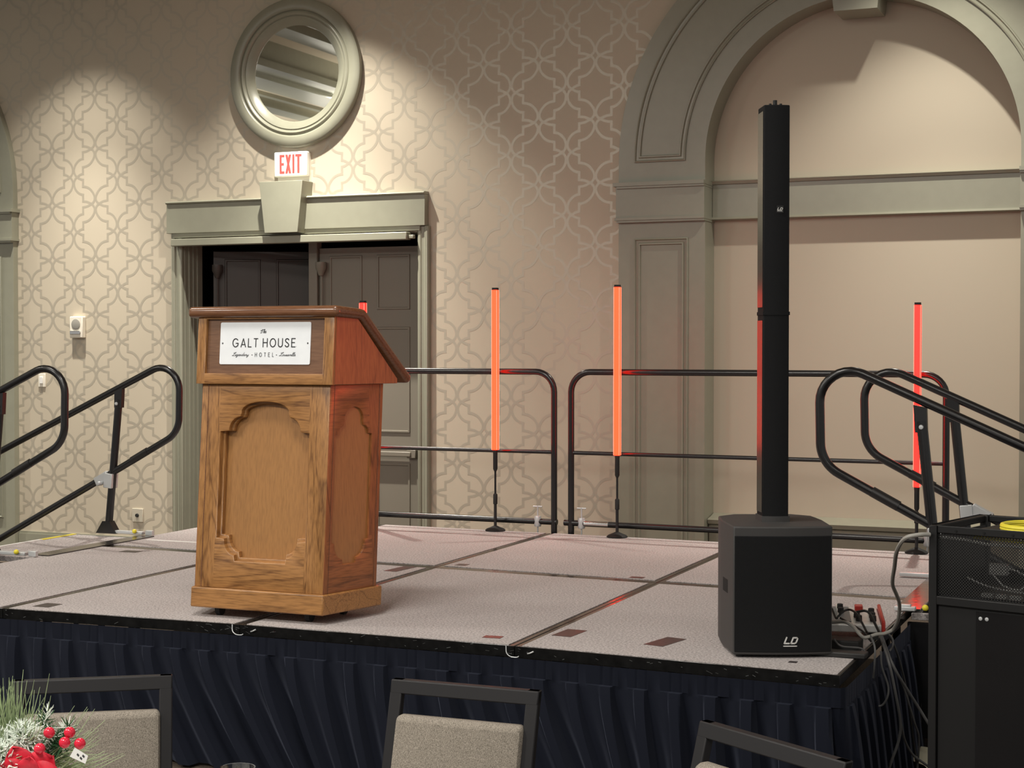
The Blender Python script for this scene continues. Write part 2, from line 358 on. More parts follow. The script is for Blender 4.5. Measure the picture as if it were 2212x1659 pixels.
# ------------------------------------------------------------ room shell
YW = 11.30
struct(build(MB().box((-16, -5, -0.05), (6, 14.6, 0.0)), 'floor', 'roomcarpet'), 'dark patterned carpet floor of the ballroom', 'floor')
ARCHES = (-2.105, -11.215)
def arch_hole(cx, r=1.11, zs=3.11): return [(cx + r, 0.0), *arc(cx, zs, r, 0, 180), (cx - r, 0.0)]
DX0, DX1, DZ = -7.72, -5.53, 2.66
wall_outer = [(-16, 0), (-13.2, 0), (-13.2, 0)]
hole_door = [(DX0, 0.0), (DX1, 0.0), (DX1, DZ), (DX0, DZ)]
# outline walks along the floor and up around each opening
ol = [(-16, 0)] + arch_hole(ARCHES[1])[::-1] + [(DX0, 0), (DX0, DZ), (DX1, DZ), (DX1, 0)] + arch_hole(ARCHES[0])[::-1] + [(3, 0), (3, 5.4), (-16, 5.4)]
vs_, fs_ = plate(ol, [], 0.18)
wb = MB().add([(a, YW + c, b) for a, b, c in vs_], fs_, 0)
# trellis motif of the wallpaper, printed on the wall face
PW, PH = 0.456, 0.474; NX, NZ = -4.295, 3.221
uw, uh = PW / 2 / 482.0, PH / 2 / 530.0
A1 = catmull([(398, 0, 0), (355, 22, 0), (300, 44, 0), (212, 58, 0)], 5) + [Vector((212, 185, 0))] + catmull([(212, 185, 0), (150, 200, 0), (95, 235, 0), (48, 290, 0), (22, 350, 0), (13, 410, 0), (26, 465, 0), (52, 505, 0), (86, 530, 0)], 4)
A2 = catmull([(86, 530, 0), (130, 500, 0), (170, 482, 0), (212, 472, 0)], 5) + [Vector((212, 345, 0))] + catmull([(212, 345, 0), (290, 330, 0), (360, 296, 0), (415, 240, 0), (452, 180, 0), (469, 120, 0), (460, 65, 0), (432, 25, 0), (398, 0, 0)], 4)
def in_open(x, z):
    if DX0 - .05 < x < DX1 + .05 and z < DZ + .05: return True
    for cx in ARCHES:
        if abs(x - cx) < 1.2 and (z < 3.11 or (x - cx) ** 2 + (z - 3.11) ** 2 < 1.44): return True
    return False
def strip(poly, T, off=0.0):
    P = [Vector((p.x * uw, p.y * uh)) for p in poly]; Q = []
    for p in P:
        if not Q or (p - Q[-1]).length > 1e-5: Q.append(p)
    runs = [[Q[0]]]
    for i in range(1, len(Q)):
        runs[-1].append(Q[i])
        if i < len(Q) - 1 and (Q[i] - Q[i - 1]).angle(Q[i + 1] - Q[i]) > R(40): runs.append([Q[i]])
    h = 0.0102
    for ri, run in enumerate(runs):
        run = list(run)
        if ri > 0: run[0] = run[0] - (run[1] - run[0]).normalized() * h
        if ri < len(runs) - 1: run[-1] = run[-1] + (run[-1] - run[-2]).normalized() * h
        L = []
        for i, p in enumerate(run):
            d1 = (p - run[i - 1]).normalized() if i else (run[1] - p).normalized()
            d2 = (run[i + 1] - p).normalized() if i < len(run) - 1 else d1
            n1 = Vector((-d1.y, d1.x)); n2 = Vector((-d2.y, d2.x)); mm = (n1 + n2); mm.normalize(); k = min(1.3, 1 / max(.3, mm.dot(n1)))
            L.append((p - mm * k * h, p + mm * k * h))
        for (a, b), (c, d) in zip(L[:-1], L[1:]):
            q = [(p[0], p[1] - off - ri * .000025, p[2]) for p in (T(a), T(c), T(d), T(b))]
            if in_open(q[0][0], q[0][2]): continue
            wb.add(q, [(0, 1, 2, 3)], 1)
for i in range(-18, 8):
    for j in range(-7, 5):
        for hx, hz in ((0, 0),):
            cx = NX + i * PW + hx; cz = NZ + PH / 2 + j * PH + hz
            if cx < -10.6 or cx > -3.5 or cz < -.3 or cz > 5.3: continue
            for sx in (1, -1):
                for sz in (1, -1):
                    T = lambda p, cx=cx, cz=cz, sx=sx, sz=sz: (cx + sx * p.x, YW - 0.0002, min(5.39, max(0.002, cz + sz * p.y)))
                    k_ = .000075 * ((sx > 0) * 2 + (sz > 0)); strip(A1, T, k_); strip(A2, T, k_ + .0003)
struct(build(wb, 'wall_back', ['paper', 'motif'], recalc=False), 'beige wall papered with a trellis pattern behind the stage')
# alcove backs
for k, cx in enumerate(ARCHES):
    nm = ('wall_alcove_right', 'wall_alcove_left')[k]
    b = MB().box((cx - 1.3, YW + 0.185, 0), (cx + 1.3, YW + 0.25, 4.5))
    struct(build(b, nm, 'cream'), 'plain cream back of the arched alcove ' + ('on the right' if k == 0 else 'on the left'))
    b = MB().box((cx - 1.09, YW + 0.125, 2.705), (cx + 1.09, YW + 0.184, 2.945))
    b.sweep([(cx - 1.09, 2.945), (cx + 1.09, 2.945)], [(-.0, 0.0), (-.0, .075), (.022, .085), (.03, .06), (.03, 0)], YW + 0.184, closed=False)
    b.sweep([(cx - 1.09, 2.705), (cx + 1.09, 2.705)], [(.0, 0.0), (.0, .075), (-.016, .08), (-.022, .05), (-.022, 0)], YW + 0.184, closed=False)
    struct(build(b, 'trim_%d' % (k + 1), 'trim'), 'sage band moulding across the ' + ('right' if k == 0 else 'left') + ' alcove', 'trim')
    b = MB().box((cx - 1.09, YW + 0.05, 0), (cx + 1.09, YW + 0.184, 0.46))
    b.sweep([(cx - 1.09, 0.46), (cx + 1.09, 0.46)], [(0, 0), (0, .165), (.03, .175), (.04, .15), (.045, .1), (.06, .03), (.065, 0)], YW + 0.184, closed=False)
    struct(build(b, 'baseboard_alcove_' + ('right', 'left')[k], 'trim'), 'sage plinth with ledge at the foot of the ' + ('right' if k == 0 else 'left') + ' alcove', 'baseboard')
    # pilasters, imposts, ring
    b = MB(); y0, y1 = YW - 0.06, YW + 0.184
    RI, RO, ZS = 1.095, 1.755, 3.11
    for s in (-1, 1):
        xa, xb = sorted((cx + s * RI, cx + s * RO))
        b.box((xa, y0, 0), (xb, y1, 2.69))
        b.box((xa - (.012 if s < 0 else .002), y0 - .03, 2.69), (xb + (.012 if s > 0 else .002), y1 + .0005, 2.955))
        for z, e, hh in ((2.935, .028, .028), (2.685, .018, .02)):
            b.box((xa - (e if s < 0 else .006), y0 - .03 - e, z), (xb + (e if s > 0 else .006), y1 + .002, z + hh))
            b.box((xa - .004, y0 - .02 - e, z - .016), (xb + .004, y1 + .001, z))
        pl = [(xa + .125, .25), (xb - .125, .25), (xb - .125, 2.55), (xa + .125, 2.55)]
        b.sweep(pl, [(0, -.001), (0, .014), (.008, .018), (.014, .005), (.030, .003), (.036, .016), (.044, .016), (.05, -.001)], y0)
    ring = [(cx + RO, 2.955), *arc(cx, ZS, RO, 0, 180, 64), (cx - RO, 2.955)]
    inner = [(cx + RI, 2.955), *arc(cx, ZS, RI, 0, 180, 64), (cx - RI, 2.955)]
    n = len(ring)
    fv = [Vector((x, y0, z)) for x, z in ring] + [Vector((x, y0, z)) for x, z in inner] + [Vector((x, y1, z)) for x, z in ring] + [Vector((x, y1, z)) for x, z in inner]
    fs = []
    for i in range(n - 1):
        fs += [(i, i + 1, n + i + 1, n + i), (i, i + 1, 2 * n + i + 1, 2 * n + i), (n + i, n + i + 1, 3 * n + i + 1, 3 * n + i)]
    b.add(fv, fs)
    for a0, a1 in ((0, 80), (100, 180)):
        arcO = arc(cx, ZS, 1.630, a0, a1, 40); arcI = arc(cx, ZS, 1.243, a1, a0, 40)
        b.sweep(arcO + arcI, [(0, -.001), (0, .014), (.008, .018), (.014, .005), (.030, .003), (.036, .016), (.044, .016), (.05, -.001)], y0)
    kv = [(cx - .15, 4.085), (cx + .15, 4.085), (cx + .24, 4.92), (cx - .24, 4.92)]
    b.prism(kv, 0, .32, T=lambda v: Vector((v.x, y1 - v.z - .02, v.y)))
    struct(build(b, 'trim_%d' % (k + 3), 'trim', bevel=0.006), 'sage painted arch surround with panelled pilasters framing the ' + ('right' if k == 0 else 'left') + ' alcove', 'trim')
b = MB()
for xa, xb in ((-9.455, -7.845), (-5.43, -3.865)):
    b.box((xa, YW - .02, 0), (xb, YW, .115)); b.box((xa, YW - .012, .115), (xb, YW, .135))
struct(build(b, 'baseboard_back', 'trim'), 'low sage baseboard along the papered back wall', 'baseboard')
# door casing, header, keystone
b = MB()
for xa, s in ((DX0, -1), (DX1, 1)):
    prof = [(0, 0), (0, .035), (.012, .045), (.03, .045), (.034, .036), (.06, .036), (.066, .05), (.09, .055), (.1, .045), (.1, 0)]
    b.sweep([(xa, 0), (xa, 2.70)], prof, YW, closed=False, flip=-s)
    # panelled reveal behind the casing
    x0, x1 = (xa - .05, xa + .004) if s < 0 else (xa - .004, xa + .05)
    b.box((x0, YW, 0), (x1, YW + .26, DZ))
    for yy in (.05, .11, .17): b.box(((xa if s < 0 else xa - .014), YW + yy, 0), ((xa + .014 if s < 0 else xa), YW + yy + .025, DZ))
b.box((DX0 - .05, YW + .001, DZ - .004), (DX1 + .05, YW + .26, DZ + .05))
b.box((-7.85, YW - .07, 2.702), (-5.45, YW, 2.945))
b.sweep([(-7.85, 2.945), (-5.45, 2.945)], [(0, 0), (0, .082), (.012, .09), (.02, .08), (.024, .07), (.026, 0)], YW, closed=False)
b.box((-7.80, YW - .058, 2.665), (-5.50, YW, 2.704))
struct(build(b, 'trim_5', 'trim', bevel=.003), 'sage door casing with wide flat header over the double door', 'trim')
kv = [(-6.838, 2.672), (-6.530, 2.672), (-6.486, 3.086), (-6.885, 3.086)]
b = MB().prism(kv, 0, .17, T=lambda v: Vector((v.x, YW - v.z, v.y)))
struct(build(b, 'trim_6', 'trim', bevel=.003), 'tapered sage keystone centred on the door header', 'trim')
b = MB().box((-7.775, YW - .12, 2.592), (-5.585, YW - .04, 2.652)); b.box((-5.585, YW - .09, 2.60), (-5.54, YW - .05, 2.63))
struct(build(b, 'trim_7', 'trim', bevel=.006), 'slim sage bar housing running under the door header', 'trim')
# doors
DY = YW + .23
def door_leaf(w_, h, rows):
    b = MB(); b.box((0, 0.0, 0.01), (w_, .045, h))
    cols = ((.095 * w_ / .91, .40 * w_ / .91), (.53 * w_ / .91, .833 * w_ / .91))
    for z0, z1 in rows:
        for xa, xb in cols:
            b.sweep([(xa, z0), (xb, z0), (xb, z1), (xa, z1)], [(0, -.001), (.004, .010), (.018, .010), (.026, -.012), (.034, -.004), (.04, -.001)], 0.0)
    return b
rows = ((1.06, 1.917), (2.055, 2.501), (.12, .816))
d = struct(build(door_leaf(.911, 2.565, rows), 'door_1', 'door', bevel=.002), 'closed taupe panelled door leaf at the right of the doorway', 'door'); d.location = (-6.559, DY, 0)
b = MB().box((.06, -.06, .872), (.86, -.02, .912)); b.box((.02, -.045, .86), (.09, 0, .93)); b.box((.82, -.045, .86), (.90, 0, .93))
build(b, 'push_bar', 'door', d, bevel=.006)
build(MB().box((.66, -.0475, .878), (.73, -.0451, .908)), 'bar_label', 'white', d)
b = MB(); b.lathe([(.02, -.06), (.03, -.03), (.045, 0), (.045, .05)], (.04, -.045, 2.40)); b.tube([(.04, -.03, 2.34), (.04, -.03, .95)], .008, 8)
build(b, 'vertical_rod', 'door', d)
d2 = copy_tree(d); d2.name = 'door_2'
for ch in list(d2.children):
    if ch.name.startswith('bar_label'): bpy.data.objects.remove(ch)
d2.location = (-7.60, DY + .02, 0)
d2.data = d2.data.copy(); d2.data.materials[0] = M['doorshaded']
for ch in d2.children: ch.data = ch.data.copy(); ch.data.materials[0] = M['doorshaded']
d2['label'] = 'taupe panelled door leaf, colour darkened for shade, standing ajar in the dark left half of the doorway'
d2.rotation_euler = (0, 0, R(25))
b = MB().box((-6.645, DY - .03, 0), (-6.565, DY + .05, DZ))
struct(build(b, 'trim_8', 'door', bevel=.004), 'narrow taupe post between the two door leaves', 'trim')
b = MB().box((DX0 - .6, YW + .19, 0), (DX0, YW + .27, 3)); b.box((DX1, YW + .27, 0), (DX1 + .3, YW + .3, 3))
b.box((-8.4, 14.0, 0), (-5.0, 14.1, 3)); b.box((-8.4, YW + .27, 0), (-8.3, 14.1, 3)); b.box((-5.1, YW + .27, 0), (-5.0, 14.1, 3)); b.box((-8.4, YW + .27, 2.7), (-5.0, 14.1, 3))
struct(build(b, 'wall_corridor', 'dim'), 'corridor walls beyond the doorway, coloured near black as unlit')  # near-black colour puts the corridor's darkness into its walls

# ceiling with beams running towards the wall
b = MB(); b.box((-16, -5, 5.22), (3, 11.5, 5.4), 0)
b.box((-12.05, -5, 5.10), (-11.75, 11.3, 5.22), 1); b.box((-11.60, -5, 5.17), (-11.5, 11.3, 5.22), 1)
b.box((-10.55, -5, 4.98), (-9.55, 11.3, 5.22), 1); b.box((-10.50, -5, 4.93), (-10.05, 11.3, 4.98), 1); b.box((-9.62, -5, 4.90), (-9.50, 11.3, 4.98), 1)
b.box((-9.05, -5, 5.12), (-8.75, 11.3, 5.22), 1); b.box((-8.6, -5, 5.16), (-8.45, 11.3, 5.22), 1)
struct(build(b, 'ceiling', ['ceil', 'trim']), 'cream ceiling with long stepped sage beams', 'ceiling')

# round mirror
mr = thing('wall_mirror', 'round mirror in a wide moulded sage frame above the exit sign', 'mirror', (-6.628, YW, 3.966))
TM = Matrix.Rotation(PI / 2, 4, 'X')
prof = [(.598, 0), (.600, .055), (.588, .066), (.520, .074), (.508, .066), (.502, .052), (.494, .062), (.482, .066), (.470, .060), (.462, .048), (.452, .054), (.392, .022), (.386, .010), (.386, 0)]
build(MB().lathe(prof, (0, 0, 0), 96, T=TM, cap=False), 'frame', 'trim', mr)
build(MB().lathe([(.0005, .012), (.389, .012)], (0, 0, 0), 96, T=TM, cap=False), 'mirror_glass', 'mirror', mr)

# exit sign
ex = thing('exit_sign', 'white exit sign box with lit red capital letters over the door keystone', 'sign', (-6.652, YW, 3.13))
build(MB().box((-.152, -.075, .0), (.152, -.025, .2)), 'housing', 'signbox', ex, bevel=.01, seg=3)
build(MB().box((-.145, -.025, -.04), (.150, 0, .19)), 'back_box', 'ivory', ex)
b = MB(); O = (-.098, -.0755, .025); U, V, N = (1, 0, 0), (0, 0, 1), (0, -1, 0); hh = .152
def bar(*p): 
    b.add([(O[0] + x, O[1] - .0008, O[2] + z) for x, z in p], [tuple(range(len(p)))])
t = .019
bar((0, 0), (t, 0), (t, hh), (0, hh)); bar((t, 0), (.045, 0), (.045, t), (t, t)); bar((t, hh - t), (.045, hh - t), (.045, hh), (t, hh)); bar((t, hh / 2 - t / 2), (.04, hh / 2 - t / 2), (.04, hh / 2 + t / 2), (t, hh / 2 + t / 2))
bar((.053, 0), (.074, 0), (.107, hh), (.086, hh)); b.add([(O[0] + x, O[1] - .0004, O[2] + z) for x, z in ((.086, 0), (.107, 0), (.074, hh), (.053, hh))], [(0, 1, 2, 3)])
bar((.118, 0), (.137, 0), (.137, hh), (.118, hh))
bar((.164, 0), (.184, 0), (.184, hh), (.164, hh)); b.add([(O[0] + x, O[1] - .0004, O[2] + z) for x, z in ((.146, hh - t), (.202, hh - t), (.202, hh), (.146, hh))], [(0, 1, 2, 3)])
build(b, 'lettering', 'exitred', ex, recalc=False)

# strobe, switch, outlet
st = thing('fire_alarm_strobe', 'white fire alarm with round speaker and clear strobe on the papered wall at left', 'alarm', (-8.80, YW, 1.833))
build(MB().box((-.068, -.05, 0), (.068, 0, .185)), 'housing', 'ivory', st, bevel=.008, seg=3)
build(MB().lathe([(.045, 0), (.045, .004), (.038, .006), (.001, .006)], (0, 0, 0), 24, T=Matrix.Translation((0, -.05, .118)) @ TM), 'speaker_disc', 'greyplas', st)
b = MB().box((-.062, -.058, .03), (.05, -.05, .062)); build(b, 'strobe_lens', 'chrome', st, bevel=.006)
sw = thing('light_switch', 'small ivory wall switch above the stage handrail at left', 'switch', (-9.20, YW, 1.405))
build(MB().box((-.037, -.012, 0), (.037, 0, .117)), 'cover_plate', 'ivory', sw, bevel=.003); build(MB().box((-.016, -.022, .03), (.016, -.012, .09)), 'rocker', 'white', sw, bevel=.002)
ou = thing('wall_jack', 'ivory jack plate low on the papered wall beside the doorway', 'outlet', (-8.20, YW, .263))
build(MB().box((-.055, -.012, 0), (.055, 0, .115)), 'cover_plate', 'stone', ou, bevel=.003); build(MB().lathe([(.016, 0), (.014, .014), (.001, .014)], (0, 0, 0), 16, T=Matrix.Translation((0, -.012, .058)) @ TM), 'jack', 'rubber', ou)

# ------------------------------------------------------------ stage decks
ZT = 0.60
XS = [-5.80, -4.787, -3.600, -2.363, -1.098]
YF = [5.60, 5.607, 5.660, 5.660, 5.590]; YM = [7.62, 7.58, 7.537, 7.467, 7.395]; YB = [9.24, 9.235, 9.205, 9.165, 9.12]
colw = ['leftmost', 'second from the left', 'third from the left', 'rightmost']
def lerp2(a, b, t): return (a[0] + (b[0] - a[0]) * t, a[1] + (b[1] - a[1]) * t)
def inset(q, l, r, f, bk):
    (p00, p10, p11, p01) = q; wd = p10[0] - p00[0]; dp = p01[1] - p00[1]
    def at(u, v): return lerp2(lerp2(p00, p10, u), lerp2(p01, p11, u), v)
    return [at(l / wd, f / dp), at(1 - r / wd, f / dp), at(1 - r / wd, 1 - bk / dp), at(l / wd, 1 - bk / dp)]
for row, (Y0, Y1) in enumerate(((YF, YM), (YM, YB))):
    for i in range(4):
        q = [(XS[i] + .002, Y0[i]), (XS[i + 1] - .002, Y0[i + 1]), (XS[i + 1] - .002, Y1[i + 1] - .003), (XS[i] + .002, Y1[i] - .003)]
        c = (q[0][0], q[0][1], 0)
        dk = thing('stage_deck', 'grey carpeted stage deck, %s of the %s row' % (colw[i], 'front' if row == 0 else 'back'), 'stage', c, group='stage deck sections')
        L = [(x - c[0], y - c[1]) for x, y in q]
        sl = .004 if i == 0 else .027; sr = .008 if i == 3 else .027
        mb = MB().prism(L, ZT - .045, ZT - .003)
        build(mb, 'deck_frame', 'edge', dk, bevel=.003)
        build(MB().prism(inset(L, sl, sr, .004 if row == 0 else .055, .05 if row == 0 else .012), ZT - .003, ZT), 'carpet_top', 'carpet', dk)
        for lx, ly in inset(L, .12, .12, .14, .14): build(MB().tube([(lx, ly, 0), (lx, ly, ZT - .045)], .02, 8), 'leg', 'steel', dk)
        if row == 0:
            b = MB(); b.add([(L[0][0], L[0][1] - .004, ZT - .046), (L[1][0], L[1][1] - .004, ZT - .046), (L[1][0], L[1][1] - .004, ZT - .004), (L[0][0], L[0][1] - .004, ZT - .004),
                             (L[0][0], L[0][1], ZT - .046), (L[1][0], L[1][1], ZT - .046), (L[1][0], L[1][1], ZT - .004), (L[0][0], L[0][1], ZT - .004)],
                            [(0, 1, 2, 3), (3, 2, 6, 7), (0, 4, 5, 1), (0, 3, 7, 4), (1, 5, 6, 2)])
            random.seed(i + 3)
            for k in range(26):
                u = random.random(); u = u * u if k % 2 else 1 - u * u * .6; p = lerp2(L[0], L[1], min(.985, max(.01, u))); zz = ZT - random.uniform(.008, .04); l = random.uniform(.004, .02); hgt = random.uniform(.0008, .0022)
                sl_ = random.uniform(-.5, .5) * l
                b.add([(p[0], p[1] - .0046, zz), (p[0] + l, p[1] - .0046, zz + sl_), (p[0] + l, p[1] - .0046, zz + sl_ + hgt), (p[0], p[1] - .0046, zz + hgt)], [(0, 1, 2, 3)], 1)
            build(b, 'front_fascia', ['fascia', 'scuff'], dk, recalc=False)

# corner latch hooks where front decks meet
for k, x in enumerate((XS[2], XS[3])):
    y = YF[2] - .006
    o = thing('deck_latch', 'bent wire deck latch on the stage edge ' + ('below the wooden lectern' if k == 0 else 'at the seam right of the lectern'), 'latch', (0, 0, 0), 0, 'deck latches')
    b = MB(); b.tube(catmull([(x - .035, y, .596), (x - .03, y - .006, .57), (x - .012, y - .008, .557), (x + .012, y - .006, .556), (x + .02, y - .004, .560)], 5), .0022, 6)
    build(b, 'hook', 'galv', o)
    b = MB(); b.tube(catmull([(x + .055, y, .572), (x + .068, y - .006, .576), (x + .082, y - .006, .583)], 4), .003, 6)
    build(b, 'keeper', 'galv', o)

# stage skirt
def sst(a, b, x):
    t = min(1, max(0, (x - a) / (b - a))); return t * t * (3 - 2 * t)
def wav(u, g):
    """box pleat: a narrow forward strip, an opening that widens downwards, then a panel rising back to the next strip"""
    u = u - math.floor(u)
    return 1.0 - sst(.30, .37, u) + sst(.37 + g, .93, u) * .55 + sst(.94, 1.0, u) * .45
def skirt(path, name, label, lean, seed):
    random.seed(seed)
    P = [Vector(p) for p in path]; S = [0]
    for a, b_ in zip(P[:-1], P[1:]): S.append(S[-1] + (b_ - a).length)
    tot = S[-1]; n = int(tot / .005); per = .137
    def pos(s):
        for i in range(len(P) - 1):
            if s <= S[i + 1] or i == len(P) - 2:
                t = (s - S[i]) / (S[i + 1] - S[i]); acc = Vector((0, 0))
                for ds in (-.05, -.03, -.01, .01, .03, .05):
                    q_ = min(tot, max(0, s + ds)); k_ = max(k2 for k2 in range(len(P) - 1) if S[k2] <= q_ + 1e-9); d = (P[k_ + 1] - P[k_]).normalized(); acc += Vector((d.y, -d.x))
                return P[i].lerp(P[i + 1], t), acc.normalized()
    ph = [random.uniform(-.12, .12) for _ in range(200)]; am = [random.uniform(.6, 1.35) for _ in range(200)]
    zs = [.556, .552, .485, .482, .47] + [.455 - .0134 * i for i in range(34)]
    rings = []
    for z in zs:
        row = []
        h = max(0, .482 - z)
        for j in range(n + 1):
            s0 = tot * j / n; s = min(tot, max(0, s0 + lean(s0) * (h ** 1.35) * 1.6)); p, nn = pos(s)
            u = s0 / per; k = int(math.floor(u)) % 200
            v_ = u
            ww = 1 + (wav(v_, min(.22, h * .9)) - 1) * am[k]
            a = 0.0 if z > .483 else .016 + .05 * (1 - math.exp(-h * 7))
            f_ = u - math.floor(u); crease = -.0022 * (f_ < .05 or .30 < f_ < .35) if z > .483 and z < .555 else 0
            flare = .012 + .10 * h * h
            q = p + nn * (flare + a * (ww - .25) + crease)
            row.append(Vector((q.x, q.y, z)))
        rings.append(row)
    b = MB().loft(rings, 0, True, cap=False, closed=False)
    return tag(build(b, name, 'skirt', recalc=False), label, 'stage skirt')
def lean_f(s):
    return .06 + .40 * math.exp(-((s - 2.1) / .6) ** 2) + .30 * math.exp(-((s - 3.5) / .45) ** 2)
skirt([(-5.83, 5.592), (XS[1], 5.595), (XS[2], 5.648), (XS[3], 5.648), (-1.10, 5.582), (-1.088, 5.60), (-1.085, 6.2), (-1.085, 7.0)], 'stage_skirt', 'pleated navy black skirt hanging along the front and right edges of the stage', lean_f, 5)

# tape marks on the carpet
def tape(label, quad, m='gaffer', z=ZT + .0012, cat='tape', name='tape_mark', group='tape marks on the stage carpet'):
    b = MB().prism(quad, ZT, z); return tag(build(b, name, m), label, cat, group)
def para(cx, cy, w_, d_, a): 
    c, s = math.cos(R(a)), math.sin(R(a)); return [(cx + c * x - s * y, cy + s * x + c * y) for x, y in ((-w_ / 2, -d_ / 2), (w_ / 2, -d_ / 2), (w_ / 2, d_ / 2), (-w_ / 2, d_ / 2))]
tape('dark square tape patch just right of the seam, left of the subwoofer', para(-2.262, 5.985, .085, .16, -4))
tape('dark crooked tape strip on the carpet close to the subwoofer', para(-1.85, 5.95, .085, .19, -12))
tape('small dark tape scrap at the front edge left of the seam', para(-2.51, 5.785, .075, .05, 5))
tape('dark tape patch near the front left corner of the stage', para(-4.65, 5.735, .085, .1, 0))
tape('small dark tape square between lectern and deck seam crossing', para(-3.73, 7.39, .075, .2, -6))
tape('short dark tape mark behind the crossing, in front of the second light stand', para(-3.50, 7.66, .06, .06, 0))
tape('short dark tape mark at the crossing left of the speaker column', para(-2.50, 7.57, .07, .05, 0))
tape('small dark tape mark on the left carpet beside the dark joint plate', para(-5.45, 7.44, .11, .07, 0))
tape('dark tape piece near the right corner of the carpet in front of the subwoofer', para(-1.30, 5.745, .03, .03, 0))
tape('long white tape strip across the carpet left of the lectern', [(-5.70, 7.925), (-4.95, 7.925), (-4.95, 7.955), (-5.70, 7.955)], 'white')

# ------------------------------------------------------------ lectern
LX, LY = -3.582, 5.76
lec = thing('lectern', 'oak lectern with arched panels and a white name plate on the stage', 'lectern', (LX, LY, ZT))
FL = .266; SH = .08
def sh(v): return Vector((v[0], v[1] + SH * (v[2] - .04), v[2]))
def trap(hw, yf, yb, e=0): return [(-hw - FL * (yf) - e, yf), (hw + FL * (yf) + e, yf), (hw + FL * yb + e, yb), (-hw - FL * yb - e, yb)]
HW = .3145
build(MB().prism(trap(HW + .012, -.014, .335), .04, .125, T=sh), 'plinth', 'oakh', lec, bevel=.006)
for x, y in ((-.22, .06), (.22, .06), (-.26, .28), (.26, .28)):
    b = MB(); b.lathe([(.012, -.012), (.026, -.011), (.026, .011), (.012, .012)], (0, 0, 0), 16, T=Matrix.Translation((x, y, .026)) @ Matrix.Rotation(PI / 2, 4, 'Y')); b.box((x - .02, y - .02, .045), (x + .02, y + .02, .055))
    build(b, 'caster', 'rubber', lec)
build(MB().prism(trap(HW - .012, .046, .318), .125, .992, T=sh), 'body', ['oakp'], lec)
def ogee(cx, hw, z_sh, z_top, zb, lobe, step):
    """cusped arch outline: shoulders, corner lobes, centre lobe; rounded notched feet"""
    p = []
    xl, xr = cx - hw, cx + hw
    zl = z_sh + lobe * 1.15; cl = hw - step - lobe           # half width of centre lobe base
    right = []
    right.append((xr, zb + .095)); right.append((xr, z_sh)); right.append((xr - step, z_sh + .004))
    right += [(xr - step - lobe + lobe * math.cos(t), z_sh + .004 + lobe * 1.05 * math.sin(t)) for t in [R(a) for a in range(12, 80, 11)]]
    z2 = z_sh + lobe * 1.05
    right += [(cx + cl + .004, z2 + .004), (cx + cl - .002, z2 + .02)]
    H = z_top - (z2 + .02)
    right += [(cx + cl * math.cos(t), z2 + .02 + H * math.sin(t) ** .85) for t in [R(a) for a in range(12, 90, 13)]]
    top = [(cx, z_top)]
    left = [(2 * cx - x, z) for x, z in right[::-1]]
    foot = []
    fr = .052
    foot += [(xl, zb + .095), (xl + step * .9, zb + .092)]
    foot += [(xl + step * .9 + fr - fr * math.cos(t), zb + .092 - .068 * math.sin(t)) for t in [R(a) for a in range(15, 91, 15)]]
    foot += [(xl + step * .9 + fr + .004, zb)]
    footr = [(2 * cx - x, z) for x, z in foot[::-1]]
    out = right + top + left[:-1] + foot + footr[:-1]
    return out
zo = ZT
def FM(a, b, c): return sh((a, -c + .048, b))
outer = [(-HW, .125), (HW, .125), (HW, .992), (-HW, .992)]
hole = ogee(.002, .2165, 1.388 - zo, 1.518 - zo, .842 - zo, .058, .042)
vs_, fs_ = plate(outer, [hole], .048, .005)
fr_ = MB().add([FM(*v) for v in vs_], fs_)
vs2, fs2 = plate([(-HW, .125), (HW, .125), (HW, .992), (-HW, .992)], [ogee(.002, .2045, 1.386 - zo, 1.506 - zo, .855 - zo, .056, .041)], .026, .006)
fr_.add([FM(*v) for v in vs2], fs2)
fr_.box((-.284, .125, .0475), (-.280, .992, .0488), 1, T=lambda v: FM(v.x, v.y, v.z))
build(fr_, 'front_panel_frame', ['oakf', 'oakt'], lec)
dl = math.hypot(.085, .32); dx, dy = .085 / dl, .32 / dl
for s in (1, -1):
    def SM(a, b, c, s=s): 
        x = HW + dx * a + dy * (c - .030); y = dy * a - dx * (c - .030); return sh((s * x, y, b))
    vs_, fs_ = plate([(0.0, .125), (.325, .125), (.325, .992), (0.0, .992)], [ogee(.150, .114, 1.378 - zo, 1.497 - zo, .838 - zo, .034, .021)], .03, .003)
    b = MB().add([SM(*v) for v in vs_], fs_)
    for ss in (.302,): b.box((ss, .125, .0295), (ss + .004, .992, .0309), 1, T=lambda v, SM=SM: SM(v.x, v.y, v.z))
    b.box((.024, .125, .0295), (.027, .992, .0309), 1, T=lambda v, SM=SM: SM(v.x, v.y, v.z))
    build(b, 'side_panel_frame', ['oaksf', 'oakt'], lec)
# head box
z0, z1 = .992, 1.277
hw = HW + .02
def headpoly(e): return [(-.022, z0), (.372, z0), (.372, z0 + .018), (.112, z1), (-.022, z1)]
for s in (1, -1):
    b = MB()
    pts = [(-.018, z0), (.375, z0), (.375, z0 + .02), (.115, z1), (-.018, z1)]
    O_ = [sh((s * (hw + FL * y), y, z)) for y, z in pts]; I_ = [sh((s * (hw - .02 + FL * y), y, z)) for y, z in pts]
    n = len(pts); b.add(O_ + I_, [tuple(range(n)), tuple(range(n, 2 * n))] + [(i, (i + 1) % n, (i + 1) % n + n, i + n) for i in range(n)])
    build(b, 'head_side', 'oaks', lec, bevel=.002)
vs_, fs_ = plate([(-hw, z0), (hw, z0), (hw, z1), (-hw, z1)], [[(-.292, .045 + z0), (.285, .045 + z0), (.285, z1 - .008), (-.292, z1 - .008)]], .022, .003)
